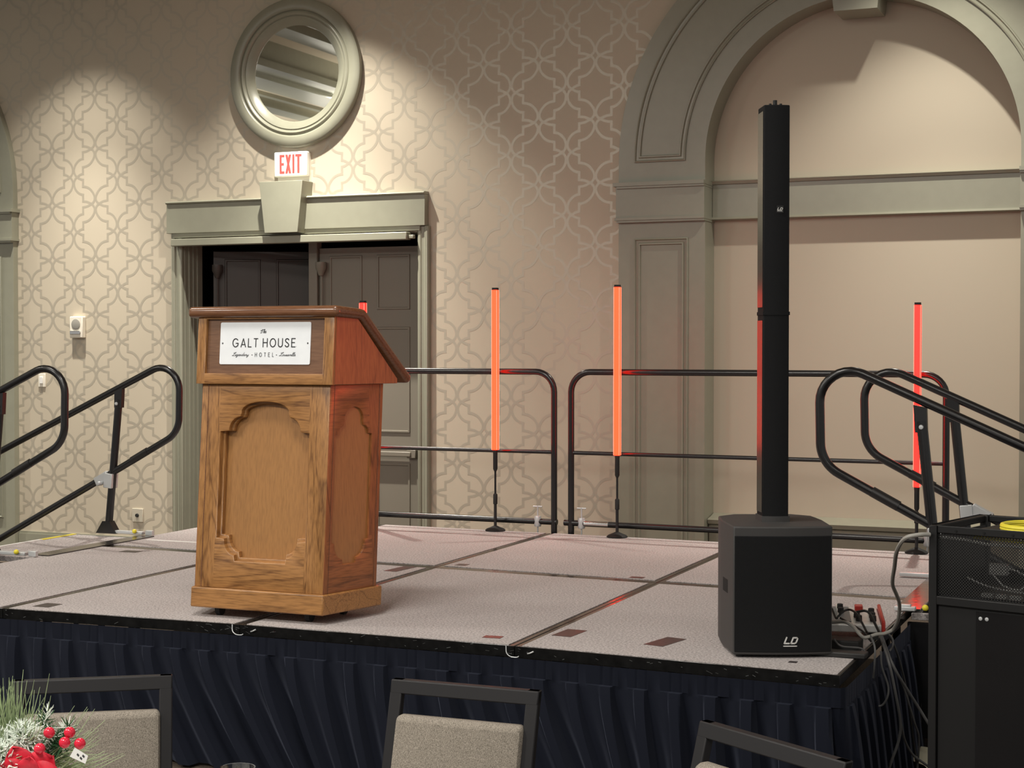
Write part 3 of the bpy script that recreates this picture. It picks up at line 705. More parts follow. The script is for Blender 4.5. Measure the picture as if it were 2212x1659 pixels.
build(MB().add([sh((a, -c - .0, bb)) for a, bb, c in vs_], fs_), 'head_frame', 'oakhf', lec)
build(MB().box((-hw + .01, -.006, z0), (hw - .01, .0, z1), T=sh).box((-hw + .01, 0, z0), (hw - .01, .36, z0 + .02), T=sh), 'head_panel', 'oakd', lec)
# top board: flat strip then slope
def tb(y): return hw + FL * y
bo = [(-.045, 1.277), (.130, 1.268), (.425, .985)]; th = .047
rings = []
for y, z in bo:
    nrm = (0, 1) if y < .13 else ((.35, .93) if y < .2 else (.70, .71))
    xl, xr = -tb(max(y, 0)) - .062 + (.02 if y < 0 else 0), tb(max(y, 0)) + .022
    rings.append([sh((xl, y, z)), sh((xr, y, z)), sh((xr, y + nrm[0] * th, z + nrm[1] * th)), sh((xl, y + nrm[0] * th, z + nrm[1] * th))])
build(MB().loft(rings, 0, False), 'top_board', 'oakt', lec, bevel=.019, seg=5)
# name plate and its lettering
px0, px1, pz0, pz1 = -3.81 - LX, -3.366 - LX, 1.676 - zo, 1.855 - zo
def rrect(x0, x1, y0, y1, r, n=5): 
    o = []
    for cx, cy, a in ((x1 - r, y0 + r, -90), (x1 - r, y1 - r, 0), (x0 + r, y1 - r, 90), (x0 + r, y0 + r, 180)): o += arc(cx, cy, r, a, a + 90, n)
    return o
ypl = -.006
b = MB().prism(rrect(px0, px1, pz0, pz1, .007), 0, .004, T=lambda v: sh((v.x, ypl - v.z, v.y)))
npl = build(b, 'name_plate', 'plate', lec, label='white metal name plate')
for x in (px0 + .013, px1 - .013): build(MB().lathe([(.004, 0), (.003, .0015), (.0005, .0018)], (0, 0, 0), 10, T=Matrix.Translation(sh((x, ypl - .004, (pz0 + pz1) / 2))) @ TM), 'screw', 'inkg', npl)
def el(cx, cy, rx, ry, a0, a1, n=14): return [(cx + rx * math.cos(R(a0 + (a1 - a0) * k / n)), cy + ry * math.sin(R(a0 + (a1 - a0) * k / n))) for k in range(n + 1)]
GL = {'G': (.68, [el(.34, .5, .34, .5, 42, 300) + [(.62, .18), (.66, .44), (.40, .44)]]),
      'A': (.56, [[(0, 0), (.28, 1), (.56, 0)], [(.10, .28), (.46, .28)]]), 'L': (.36, [[(0, 1), (0, 0), (.36, 0)]]), 'T': (.46, [[(0, 1), (.46, 1)], [(.23, 1), (.23, 0)]]),
      'H': (.52, [[(0, 0), (0, 1)], [(.5, 0), (.5, 1)], [(0, .52), (.5, .52)]]), 'O': (.66, [el(.33, .5, .33, .5, 0, 360, 22)]), 'U': (.5, [[(0, 1), (0, .3)] + el(.25, .3, .25, .3, 180, 360) + [(.5, 1)]]),
      'S': (.44, [[(p.x, p.y) for p in catmull([(.42, .84, 0), (.30, .98, 0), (.10, .95, 0), (.02, .76, 0), (.13, .58, 0), (.32, .44, 0), (.43, .24, 0), (.33, .04, 0), (.13, .02, 0), (.0, .18, 0)], 5)]]), 'E': (.42, [[(.42, 1), (0, 1), (0, 0), (.42, 0)], [(0, .52), (.34, .52)]]),
      '.': (.04, [[(0, .02), (.01, .02)]]), '-': (.1, [[(0, .5), (.05, .5)]])}
def word(b, txt, x, z, hgt, gap, sp, wd, O, U, V, N, fit=None):
    tot = sum((GL[c][0] + gap) if c != ' ' else sp for c in txt) - gap
    k = hgt if fit is None else fit / tot
    for c in txt:
        if c == ' ': x += sp * k; continue
        for stx in GL[c][1]: b.ribbon([(x + p[0] * k, z + p[1] * hgt) for p in stx], wd, O, U, V, N)
        x += (GL[c][0] + gap) * k
Op = Vector(sh((0, ypl - .0045, 0))); Up = Vector((1, 0, 0)); Vp = (Vector(sh((0, 0, 1))) - Vector(sh((0, 0, 0)))); Np = Vector((0, -1, .08)).normalized()
pw_, ph_ = px1 - px0, pz1 - pz0
PX = lambda u: px0 + pw_ * u; PZ = lambda v: pz0 + ph_ * v
b = MB(); word(b, 'GALT HOUSE', PX(.145), PZ(.415), ph_ * .195, .33, .32, .0042, Op, Up, Vp, Np, fit=pw_ * .69)
build(b, 'lettering', 'ink', npl, recalc=False)
b = MB(); b.ribbon([(PX(.845), PZ(.425)), (PX(.8455), PZ(.425))], .002, Op, Up, Vp, Np); word(b, 'HOTEL', PX(.398), PZ(.185), ph_ * .09, .75, .3, .0022, Op, Up, Vp, Np, fit=pw_ * .205)
for u in (.362, .632): b.ribbon([(PX(u), PZ(.225)), (PX(u + .006), PZ(.225))], .003, Op, Up, Vp, Np)
def script(strokes, x, z, k, wd, slant=.35):
    for stx in strokes: b.ribbon([(x + (p.x + slant * p.y) * k, z + p.y * k) for p in catmull([(q[0], q[1], 0) for q in stx], 4)], wd, Op, Up, Vp, Np)
# The
script([[(.0, .78), (-.18, .62), (-.10, .5), (.08, .72), (.3, .98), (.55, .92), (.82, 1.0)], [(.42, .92), (.36, .5), (.22, .08), (.0, .0), (-.1, .14)],
        [(.78, 0), (.84, .5), (.92, 1.0), (1.04, .95), (.9, .5), (.8, .1)], [(.82, .2), (1.0, .52), (1.14, .44), (1.06, .12), (1.18, .0), (1.34, .14)],
        [(1.3, .22), (1.56, .38), (1.52, .56), (1.36, .46), (1.34, .12), (1.5, .0), (1.74, .16)]], PX(.452), PZ(.745), ph_ * .085, .0019)
CUR = {'L': [(.35, .95), (.15, .85), (.2, .65), (.5, .8), (.62, 1.0), (.5, 1.02), (.36, .6), (.2, .1), (.0, .02), (.05, .16), (.4, .04), (.62, .05)],
       'e': [(0, .12), (.22, .3), (.2, .44), (.08, .34), (.1, .04), (.26, .02), (.36, .14)], 'g': [(.26, .4), (.08, .42), (.02, .2), (.12, .02), (.26, .2), (.3, .42), (.22, -.1), (.08, -.4), (0, -.3), (.2, -.04), (.4, .14)],
       'n': [(0, .4), (.02, .0), (.12, .34), (.24, .4), (.26, .04), (.36, .04), (.42, .14)], 'd': [(.26, .4), (.08, .42), (.02, .16), (.12, .02), (.26, .2), (.36, 1.0), (.28, .2), (.34, .02), (.44, .14)],
       'a': [(.26, .4), (.08, .42), (.02, .16), (.12, .02), (.26, .2), (.28, .42), (.27, .06), (.36, .02), (.42, .14)], 'r': [(0, .2), (.08, .46), (.1, .4), (.22, .4), (.2, .06), (.3, .04), (.36, .14)],
       'y': [(0, .4), (.04, .08), (.14, .04), (.26, .2), (.3, .42), (.22, -.1), (.08, -.4), (0, -.3), (.2, -.04), (.4, .1)], 'o': [(.2, .42), (.04, .34), (.02, .1), (.14, .0), (.26, .16), (.22, .4), (.36, .36)],
       'u': [(0, .4), (.02, .08), (.12, .02), (.24, .2), (.28, .42), (.27, .06), (.36, .02), (.42, .14)], 'i': [(0, .2), (.07, .42), (.05, .06), (.13, .02), (.2, .14)], 's': [(0, .1), (.14, .44), (.2, .2), (.12, .0), (.02, .06), (.2, .04), (.32, .14)],
       'v': [(0, .36), (.06, .42), (.1, .02), (.24, .3), (.26, .42), (.38, .36)], 'l': [(0, .1), (.2, .7), (.2, 1.0), (.1, .9), (.06, .1), (.16, .0), (.24, .14)]}
CW = {'L': .62, 'e': .36, 'g': .4, 'n': .42, 'd': .44, 'a': .42, 'r': .36, 'y': .42, 'o': .36, 'u': .42, 'i': .2, 's': .32, 'v': .38, 'l': .24}
def cursive(t, x, z, fit, hgt):
    k = fit / sum(CW[c] for c in t)
    for c in t:
        b.ribbon([(x + (p.x + .3 * p.y) * k, z + p.y * hgt) for p in catmull([(q[0], q[1], 0) for q in CUR[c]], 3)], .0014, Op, Up, Vp, Np); x += CW[c] * k
cursive('Legendary', PX(.142), PZ(.2), pw_ * .185, ph_ * .085)
cursive('Louisville', PX(.665), PZ(.2), pw_ * .178, ph_ * .085)
build(b, 'small_lettering', 'inkg', npl, recalc=False)

# ------------------------------------------------------------ column loudspeaker
F0 = Vector((-1.523, 5.74)); ex_ = Vector((.336, .15)).normalized()
sp = thing('column_loudspeaker', 'tall black column loudspeaker rising from a subwoofer at the front right of the stage', 'speaker', (F0.x, F0.y, ZT), math.atan2(.15, .336))
W_ = .368
bow = [(W_ * t, -.016 * math.sin(PI * t)) for t in [k / 10 for k in range(11)]]
plan = bow + [(W_ + .010, .22), (W_, .37), (W_ - .07, .44), (.07, .44), (.0, .37), (-.010, .22)]
plan = [(x, y) for x, y in plan]
sub = build(MB().prism(plan, .012, .487), 'subwoofer', 'cab', sp, bevel=.006, seg=3)
gpl = [(x, y - .004) for x, y in [(W_ * t + .0, -.016 * math.sin(PI * t)) for t in [.012 + .976 * k / 10 for k in range(11)]]] + [(W_ - .006, .01), (.006, .01)]
build(MB().prism(gpl, .022, .452), 'grille', 'grille', sub, bevel=.003)
for x, y in ((.03, .03), (W_ - .03, .03), (.07, .38), (W_ - .07, .38)): build(MB().lathe([(.015, 0), (.015, .013)], (x, y, 0), 12), 'foot', 'rubber', sub)
build(MB().prism([(-.0054, .10), (-.0093, .185), (-.004, .185), (-.001, .10)], .225, .275), 'handle', 'dim', sub)
def ldlogo(b, O, U, V, N, k):
    for stx in ([(.10, 1), (.0, .06), (.62, .06)], [(.86, .06), (.96, .96), (1.42, .96), (1.56, .8), (1.50, .22), (1.34, .06), (.86, .06)]): b.ribbon([((p[0] + .22 * p[1]) * k, p[1] * k * .82) for p in stx], .20 * k, O, U, V, N)
    b.ribbon([(-.08 * k, -.30 * k), (1.62 * k, -.30 * k)], .13 * k, O, U, V, N)
b = MB(); ldlogo(b, (.186, -.0215, .055), (1, 0, 0), (0, 0, 1), (0, -1, 0), .0285)
build(b, 'logo', 'logo', sub, recalc=False)
cx0 = .137
def colplan(e=0, wdt=.0985): 
    f = [(cx0 - e + (wdt + 2 * e) * t, .158 - e - .008 * math.sin(PI * t)) for t in [k / 8 for k in range(9)]]
    return f + [(cx0 + wdt + e - .016, .262 + e), (cx0 + .0 - e - .004, .262 + e)]
c1 = build(MB().prism(colplan(), .487, 1.274), 'column', 'grille', sp, bevel=.004)
c2 = build(MB().prism(colplan(), 1.279, 2.062), 'column', 'grille', sp, bevel=.004)
build(MB().prism(colplan(.002), 1.270, 1.283), 'joint', 'grille', c1); build(MB().prism(colplan(.004), .487, .508), 'socket', 'cab', c1)
for cc, za, zb in ((c1, .52, 1.25), (c2, 1.30, 2.04)):
    sx = [(cx0 - .0045, .19), (cx0 - .0045, .255)]
    build(MB().prism([(cx0 - .0010, .168), (cx0 - .0044, .258), (cx0 - .0054, .258), (cx0 - .0022, .168)], za, zb), 'side_rail', 'glossblack', cc)
b = MB(); b.lathe([(.008, 0), (.008, .024)], (cx0 + .05, .205, 2.062), 10); b.lathe([(.005, 0), (.005, .01)], (cx0 + .03, .195, 2.062), 8); b.lathe([(.005, 0), (.005, .01)], (cx0 + .07, .195, 2.062), 8)
build(b, 'spigot', 'rubber', c2)
b = MB(); b.prism([(cx0 + .048, .1505), (cx0 + .073, .1505), (cx0 + .073, .149), (cx0 + .048, .149)], 1.655, 1.682, 1); ldlogo(b, (cx0 + .050, .1485, 1.665), (1, 0, 0), (0, 0, 1), (0, -1, 0), .0115)
build(b, 'logo', ['logo', 'rubber'], c2, recalc=False)

# ------------------------------------------------------------ light tubes
def light_tube(x, y, zb, zt, label, m, base=True):
    o = thing('light_tube_stand', label, 'stage light', (x, y, ZT), 0, 'red light tubes along the back of the stage')
    zb -= ZT; zt -= ZT
    build(MB().lathe([(.062, 0), (.064, .006), (.055, .014), (.025, .026), (.013, .032)], n=32), 'base', 'rubber', o)
    build(MB().tube([(0, 0, .03), (0, 0, .21)], .0095, 12).tube([(0, 0, .21), (0, 0, zb - .10)], .0065, 10), 'pole', 'steel', o)
    build(MB().lathe([(.008, .165), (.0135, .17), (.0135, .228), (.008, .235)], n=14), 'clutch', 'rubber', o)
    build(MB().lathe([(.007, zb - .135), (.014, zb - .12), (.014, zb - .02), (.016, zb)], n=14), 'handle', 'rubber', o)
    hw_ = .0185
    tb_ = build(MB().box((-hw_, -hw_, zb), (hw_, hw_, zt)), 'tube', m, o, bevel=.006, seg=3)
    b = MB()
    for sx in (-1, 1):
        for sy in (-1, 1): b.tube([(sx * (hw_ - .001), sy * (hw_ - .001), zb + .002), (sx * (hw_ - .001), sy * (hw_ - .001), zt - .002)], .0014, 6)
    build(b, 'edge_rib', 'tubeedge', tb_)
    build(MB().box((-.016, -.016, zt), (.016, .016, zt + .014)), 'end_cap', 'rubber', o)
    return o
light_tube(-4.868, 9.12, 1.03, 2.036, 'red lit tube mostly hidden behind the lectern, only its tip showing', 'tuber')
light_tube(-3.962, 9.17, 1.108, 2.108, 'orange red lit tube on a stand before the left railing near its corner', 'tube')
light_tube(-3.146, 9.14, 1.096, 2.113, 'orange red lit tube on a stand in front of the dark pilaster', 'tube')
light_tube(-1.359, 9.07, .970, 1.985, 'deep red lit tube at the right end behind the stair handrails', 'tuber')

# ------------------------------------------------------------ guard rails at the back edge
def guard(x0, x1, y0, y1, label, taped):
    o = thing('guard_rail', label, 'railing', (x0, y0, ZT), math.atan2(y1 - y0, x1 - x0), 'guard rails on the back edge of the stage')
    L = math.hypot(x1 - x0, y1 - y0)
    build(MB().tube(fillet([(0, 0, -.04), (0, 0, .998), (L, 0, .998), (L, 0, -.04)], .125, 8), .0195, 14), 'hoop', 'steel', o)
    build(MB().tube([(0, 0, .498), (L, 0, .498)], .0125, 10), 'middle_rail', 'steel', o)
    build(MB().tube([(-.045, 0, .062), (L + .02, 0, .062)], .0185, 12), 'bottom_rail', 'steel', o)
    if taped: build(MB().tube([(.09, 0, .062), (.25, 0, .062)], .0195, 12), 'silver_tape', 'chrome', o)
    for x in ((.07, L - .1) if taped else (.1, L - .11)):
        b = MB(); b.tube([(x, .0, -.01), (x, 0, .16)], .005, 8); b.tube([(x - .03, 0, .155), (x + .03, 0, .155)], .0045, 8); b.lathe([(.02, .03), (.023, .04), (.023, .085), (.02, .095)], (x, 0, 0), 12)
        build(b, 'clamp', 'galv', o)
    return o
guard(-5.66, -3.60, 9.275, 9.255, 'black tube guard rail on the back edge behind the lectern', False)
guard(-3.485, -1.215, 9.25, 9.17, 'black tube guard rail on the back edge behind the speaker column', True)

# ------------------------------------------------------------ stairs with handrails at both stage ends
def stairs(x, s, y0, y1, label, hx=0.0, bx=(-.02, -.20)):
    o = thing('stage_steps', label, 'stairs', (x, y0, 0), 0, 'stage step units')
    dy = y1 - y0
    for k in range(3):
        xa, xb = sorted((s * (.0 + .012), s * .555)) if k == 0 else sorted((s * (.555 + .29 * (k - 1)), s * (.555 + .29 * k)))
        z = (.588, .39, .195)[k]
        t_ = build(MB().box((xa, .06, z - .03), (xb, dy - .02, z)), 'tread', 'carpet', o, bevel=.003)
        xe = s * (.555 + .29 * k)
        b = MB().box((min(xe, xe - s * .03), .06, z), (max(xe, xe - s * .03), .06 + (dy - .08) * .68, z + .004), 0); b.box((min(xe, xe - s * .03), .06 + (dy - .08) * .68, z), (max(xe, xe - s * .03), dy - .02, z + .004), 1)
        build(b, 'nosing', ['white', 'yellow'], t_)
    for yy in (.03, dy - .05):
        b = MB().prism([(0, .05), (s * 1.1, .05), (s * 1.14, .16), (s * .56, .55), (0, .55)], 0, .03, T=lambda v, yy=yy: Vector((v.x, yy + v.z, v.y)))
        build(b, 'stringer', 'steel', o)
        for lx in (.06, .52, 1.08): build(MB().tube([(s * lx, yy + .015, 0), (s * lx, yy + .015, .2)], .016, 8), 'leg', 'steel', o)
    build(MB().box((min(-s * .06, s * .05), .06, .601), (max(-s * .06, s * .05), dy - .03, .606)), 'joint_plate', 'edge', o)
    for yy, dd in ((.0, .0), (dy, -.0)):
        q = .0 if yy == 0 else .0
        up = (.024 if s > 0 else .014) if yy == 0 else .006
        loop = fillet([(s * 1.30, yy, .937 + up), (s * (-.385), yy, 1.695 + up), (s * (-.375), yy, 1.235), (s * .10, yy, .985), (s * 1.25, yy, .395)], [.135, .155, .6], 10)
        hr = build(MB().tube(loop, .0205, 14), 'handrail', 'steel', o)
        b = MB().tube([(s * .06, yy, 1.43), (s * .145, yy, .62)], .024, 10)
        b.prism([(s * .06 - .026, 1.38), (s * .06 + .026, 1.38), (s * .055 + .028, 1.488), (s * .055 - .028, 1.500)] if s > 0 else [(s * .06 - .026, 1.38), (s * .06 + .026, 1.38), (s * .055 + .028, 1.500), (s * .055 - .028, 1.488)], -.015, .015, T=lambda v, yy=yy: Vector((v.x, yy + v.z, v.y)))
        b.prism([(s * .145 - .075, .605), (s * .145 + .075, .605), (s * .145 + .026, .68), (s * .145 - .026, .68)], -.026, .026, T=lambda v, yy=yy: Vector((v.x, yy + v.z, v.y)))
        po = build(b, 'post', 'steel', hr)
        build(MB().lathe([(.011, 0), (.009, .006), (.001, .007)], (0, 0, 0), 10, T=Matrix.Translation((s * .062, yy - .024, 1.405)) @ TM), 'bolt', 'galv', hr)
        b = MB().box((-.03, -.034, -.045), (.03, .034, .045), T=Matrix.Translation((s * .125, yy, .93)) @ Matrix.Rotation(-s * R(5), 4, 'Y'))
        a_ = Matrix.Translation((s * .185, yy - .0, .938)) @ Matrix.Rotation(s * R(27.5), 4, 'Y')
        b.box((-.045, -.027, -.027), (.06, .027, .027), T=a_); b.lathe([(.013, 0), (.013, .04), (.007, .041)], (0, 0, 0), 10, T=Matrix.Translation((s * .17, yy - .027, .915)) @ TM)
        build(b, 'clamp', 'galv', hr, bevel=.004)
        build(MB().tube([(s * -.15, yy, 1.119), (s * -.035, yy, 1.058)], .0235, 12), 'tape_wrap', 'blacktape', hr)
        hr.location.x = hx
        # toggle bracket hooked over the stage edge
        bx_ = (-.05, .04) if (s > 0 and yy == 0) else bx
        b = MB().box((min(s * bx_[0], s * bx_[1]), yy - .018, .607), (max(s * bx_[0], s * bx_[1]), yy + .018, .625)); b.box((min(s * .02, -s * .03), yy - .012, .604), (max(s * .02, -s * .03), yy + .012, .634))
        build(b, 'bracket', 'galv', o, bevel=.003)
        build(MB().ball((s * .085, yy - .03, .628), .014, n=8), 'knob', 'yellow', o)
    return o
stairs(-1.095, 1, 7.03, 8.10, 'step unit with black looped handrails at the right end of the stage')
stairs(-5.80, -1, 7.03, 8.10, 'step unit with black looped handrails at the left end of the stage', -.155, (.25, .04))

# ------------------------------------------------------------ mixer, power boxes and cables at the stage corner
mx = thing('audio_mixer', 'grey mixing console with red end cheek lying on the stage right of the subwoofer', 'mixer', (-1.075, 6.30, ZT), R(14))
def tilt(v): return Vector((v[0], v[1], v[2] + .10 * v[1]))
build(MB().box((-.40, 0, .03), (0, .26, .062), T=tilt), 'body', 'silver', mx, bevel=.006, seg=3)
build(MB().box((-.39, .03, .062), (-.115, .25, .066), T=tilt), 'channel_panel', 'slate', mx)
build(MB().box((0, -.004, .02), (.014, .262, .078), T=tilt), 'end_cheek', 'red', mx, bevel=.006)
build(MB().box((-.092, .20, .062), (-.06, .235, .082), T=tilt), 'button', 'red', mx, bevel=.003)
b = MB()
for i in range(7): b.box((-.38 + i * .036, .06, .066), (-.375 + i * .036, .24, .0675), T=tilt)
build(b, 'fader_slot', 'silver', mx)
for i, (x, y) in enumerate(((-.03, .16), (-.03, .10), (-.09, .10), (-.085, .05), (-.15, .16), (-.15, .22), (-.03, .05))):
    build(MB().lathe([(.013, 0), (.012, .02), (.009, .022)], tilt((x, y, .064)), 12), 'knob', 'rubber', mx)
for i in range(6):
    k_ = build(MB().lathe([(.006, 0), (.0055, .016), (.004, .018)], tilt((-.37 + i * .042, .235 - .012 * (i % 2), .066)), 10), 'knob', ('white', 'rubber', 'ivory')[i % 3], mx)
for x in (-.35, -.03): build(MB().box((x - .02, .02, 0), (x + .02, .24, .034)), 'foot', 'rubber', mx)
tag(build(MB().box((-.08, -.05, 0), (.08, .05, .045)), 'power_adapter', 'rubber', bevel=.006), 'black power adapter block on the carpet between subwoofer and mixer', 'power adapter').location = (-1.19, 6.05, ZT)
tag(build(MB().box((-.10, -.035, 0), (.10, .035, .02)), 'power_strip', 'blackcable', bevel=.004), 'flat black power strip at the stage corner beside the subwoofer', 'power strip').location = (-1.165, 5.925, ZT)
def cable(name, pts, r, m, label, group=None):
    return tag(build(MB().tube(catmull(pts, 7), r, 8), name, m), label, 'cable', group)
cable('signal_cable', [(-0.722, 5.092, 1.163), (-0.753, 5.072, 1.163), (-0.796, 5.075, 1.149), (-0.835, 5.166, 1.098), (-0.875, 5.364, 1.019), (-0.914, 5.563, 0.935), (-0.925, 5.720, 0.872), (-0.940, 5.875, 0.816), (-0.959, 5.974, 0.748), (-0.992, 6.067, 0.691), (-1.021, 6.054, 0.674), (-1.051, 6.041, 0.670), (-1.091, 6.024, 0.658), (-1.112, 6.016, 0.674), (-1.143, 6.058, 0.693), (-1.180, 6.096, 0.699), (-1.239, 6.126, 0.690)], .0068, 'greycable', 'thick grey cable looping from the rack top down to the mixer')
G = 'cables spilling off the stage corner'
HG = [
 ([(-1.057, 6.147, 0.653), (-1.007, 6.057, 0.566), (-0.982, 6.065, 0.444), (-0.973, 6.120, 0.328), (-0.985, 6.15, 0.246), (-1.02, 6.16, 0.141), (-1.05, 6.17, 0.012)], .0055, 'darkgrey', 'dark cable dropping from the stage corner and bending left to the floor'),
 ([(-1.049, 6.150, 0.644), (-0.991, 6.064, 0.549), (-0.950, 6.133, 0.451), (-0.916, 6.199, 0.370), (-0.875, 6.215, 0.299), (-0.805, 6.233, 0.191), (-.74, 6.25, .012)], .0055, 'darkgrey', 'dark cable dropping from the stage corner and running right behind the rack'),
 ([(-1.072, 6.032, 0.667), (-1.047, 5.988, 0.628), (-1.048, 5.983, 0.559), (-1.055, 6.00, 0.514)], .004, 'darkgrey', 'short loose cable end curling over the stage edge'),
 ([(-1.035, 6.047, 0.607), (-1.031, 6.047, 0.549), (-1.009, 6.054, 0.479), (-1.010, 6.051, 0.436), (-1.030, 6.06, 0.402), (-1.05, 6.06, 0.395)], .004, 'darkgrey', 'thin cable hanging in an open loop against the side skirt'),
 ([(-1.033, 6.157, 0.661), (-1.012, 6.166, 0.635), (-1.010, 6.163, 0.608), (-1.020, 6.153, 0.590)], .0038, 'darkgrey', 'thin cable curled beside the mixer end cheek'),
 ([(-0.981, 6.171, 0.317), (-0.980, 6.277, 0.221), (-0.967, 6.389, 0.142), (-0.927, 6.459, 0.09), (-0.86, 6.55, 0.012)], .005, 'darkgrey', 'lower cable branching towards the crumpled paper on the floor'),
 ([(-1.02, 6.16, 0.56), (-0.974, 6.177, 0.458), (-0.947, 6.293, 0.293), (-0.945, 6.400, 0.197), (-0.968, 6.496, 0.012)], .004, 'darkgrey', 'thin cable sagging in a long curve by the side skirt'),
 ([(-1.040, 6.22, 0.653), (-1.010, 6.23, 0.584), (-0.985, 6.25, 0.486), (-0.965, 6.28, 0.352), (-0.965, 6.40, 0.179), (-0.975, 6.594, 0.01)], .0045, 'blackcable', 'black cable hanging straight down to the floor behind the others'),
 ([(-1.266, 6.278, 0.717), (-1.241, 6.233, 0.689), (-1.231, 6.238, 0.698), (-1.218, 6.244, 0.713), (-1.193, 6.254, 0.722), (-1.158, 6.214, 0.715), (-1.129, 6.172, 0.688), (-1.103, 6.128, 0.661)], .0045, 'blackcable', 'black cable arching over the mixer front at left'),
 ([(-1.168, 6.265, 0.712), (-1.132, 6.247, 0.722), (-1.108, 6.235, 0.712), (-1.083, 6.191, 0.685), (-1.057, 6.147, 0.656)], .005, 'blackcable', 'black cable arching over the mixer front at right'),
 ([(-1.216, 6.190, 0.698), (-1.151, 6.130, 0.681), (-1.105, 6.073, 0.670), (-1.069, 6.033, 0.644)], .0042, 'blackcable', 'black cable crossing before the mixer towards the stage edge'),
 ([(-1.197, 5.985, 0.652), (-1.191, 5.978, 0.644), (-1.164, 5.968, 0.629), (-1.100, 5.98, 0.625), (-1.080, 5.985, 0.61)], .0035, 'darkgrey', 'thin cable curling around the black power adapter')]
for i, (pts, r, m, lb) in enumerate(HG): cable('hanging_cable', pts, r, m, lb, G)
pf = MB(); random.seed(3); gn = 7
for i in range(gn):
    for j in range(gn): pf.v.append((-.16 + .05 * i, -.15 + .05 * j, .004 + random.random() * .035 + .02 * math.sin(i * 1.3)))
for i in range(gn - 1):
    for j in range(gn - 1): pf.f.append([i * gn + j, (i + 1) * gn + j, (i + 1) * gn + j + 1, i * gn + j + 1]); pf.m.append(0); pf.sm.append(False)
tag(build(pf, 'crumpled_paper', 'paperfloor', recalc=False), 'crumpled pale paper on the floor between stage and rack', 'paper').location = (-.90, 6.80, 0)

# ------------------------------------------------------------ equipment rack
rk = thing('equipment_rack', 'black steel equipment rack with mesh panel standing right of the stage', 'rack', (-.728, 5.105, 0), R(-16))
RW, RD, RH = .56, .43, 1.19
b = MB()
for x in (0, RW - .028):
    for y in (0, RD - .028): b.box((x, y, .06), (x + .028, y + .028, RH))
for z0_, z1_ in ((RH - .022, RH), (.06, .10)):
    b.box((0.028, 0, z0_), (RW - .028, .02, z1_)); b.box((.028, RD - .02, z0_), (RW - .028, RD, z1_)); b.box((0, .028, z0_), (.02, RD - .028, z1_)); b.box((RW - .02, .028, z0_), (RW, RD - .028, z1_))
b.box((.028, -.004, .944), (RW - .028, .02, .972))
fr = build(b, 'frame', 'rack', rk, bevel=.003)
b = MB()
for x in (.09, .18, .27, .36, .45): b.lathe([(.004, 0), (.004, .002), (.0005, .0022)], (0, 0, 0), 8, T=Matrix.Translation((x, 0, RH - .011)) @ TM)
build(b, 'bolt', 'dim', fr)
build(MB().box((.028, .008, .972), (RW - .028, .010, RH - .022)), 'mesh_panel', 'perf', rk)
dr = build(MB().box((.030, .006, .10), (RW - .030, .016, .944)), 'door', 'rack', rk, bevel=.002)
build(MB().box((.155, .002, .104), (RW - .034, .0058, .936)), 'window', 'plexi', dr)
b = MB()
for x in (.17, .19): b.lathe([(.006, 0), (.006, .004), (.001, .005)], (0, 0, 0), 10, T=Matrix.Translation((x, .004, .915)) @ TM)
build(b, 'latch', 'galv', dr)
b = MB().box((.02, .03, .06), (.024, RD - .03, RH - .03)); b.box((.02, RD - .012, .06), (RW - .02, RD - .008, 1.02)); build(b, 'side_panel', 'rack', rk)
build(MB().box((.024, .03, .97), (RW - .024, RD - .02, .975)), 'shelf', 'rack', rk)
for x in (.03, RW - .03):
    for y in (.04, RD - .04): build(MB().tube([(x, y, 0), (x, y, .06)], .02, 12), 'caster', 'rubber', rk)
# contents seen through the mesh
rcab = tag(build(MB().tube(catmull([(.03, .02, 1.155), (.10, .022, 1.152), (.18, .022, 1.143), (.26, .022, 1.142), (.36, .022, 1.133), (.46, .022, 1.13)], 6), .005, 8).tube(catmull([(.14, .02, 1.162), (.28, .02, 1.158), (.46, .02, 1.152)], 6), .005, 8, 1), 'patch_cable', ['logo', 'yellow']), 'white and yellow patch cables behind the rack mesh near its top edge', 'cable')
rcab.location = rk.location; rcab.rotation_euler = rk.rotation_euler
rdev = tag(build(MB().box((.19, .016, 1.052), (.245, .04, 1.085)).tube(catmull([(.245, .02, 1.075), (.285, .02, 1.065), (.31, .02, 1.04), (.285, .02, 1.012), (.235, .02, 1.02), (.20, .02, 1.055)], 6), .003, 6).tube(catmull([(.12, .02, 1.035), (.18, .02, 1.015), (.26, .02, 1.005), (.34, .02, 1.005)], 6), .003, 6), 'wall_adapter', 'logo'), 'pale power adapter with curled lead behind the rack mesh', 'adapter')
rdev.location = rk.location; rdev.rotation_euler = rk.rotation_euler
b = MB()
for k in range(5): b.box((.165 + k * .045, .016, .980), (.200 + k * .045, .03, .992))
rst = tag(build(b, 'power_outlet_strip', 'logo'), 'row of white sockets low behind the rack mesh', 'power strip'); rst.location = rk.location; rst.rotation_euler = rk.rotation_euler
b = MB()
for k in range(2):
    b.tube([(.275 + (.105 - .0 * k) * math.cos(t), .19 + (.105) * math.sin(t), RH - .008 + .008 * k) for t in [2 * PI * q / 40 for q in range(41)]], .0085, 8)
b.box((.1, .1, RH - .03), (.44, .36, RH - .017), 1)
yc = tag(build(b, 'cable_coil', ['yellow', 'rack']), 'coil of yellow cable lying on top of the black equipment rack', 'cable'); yc.location = rk.location; yc.rotation_euler = rk.rotation_euler

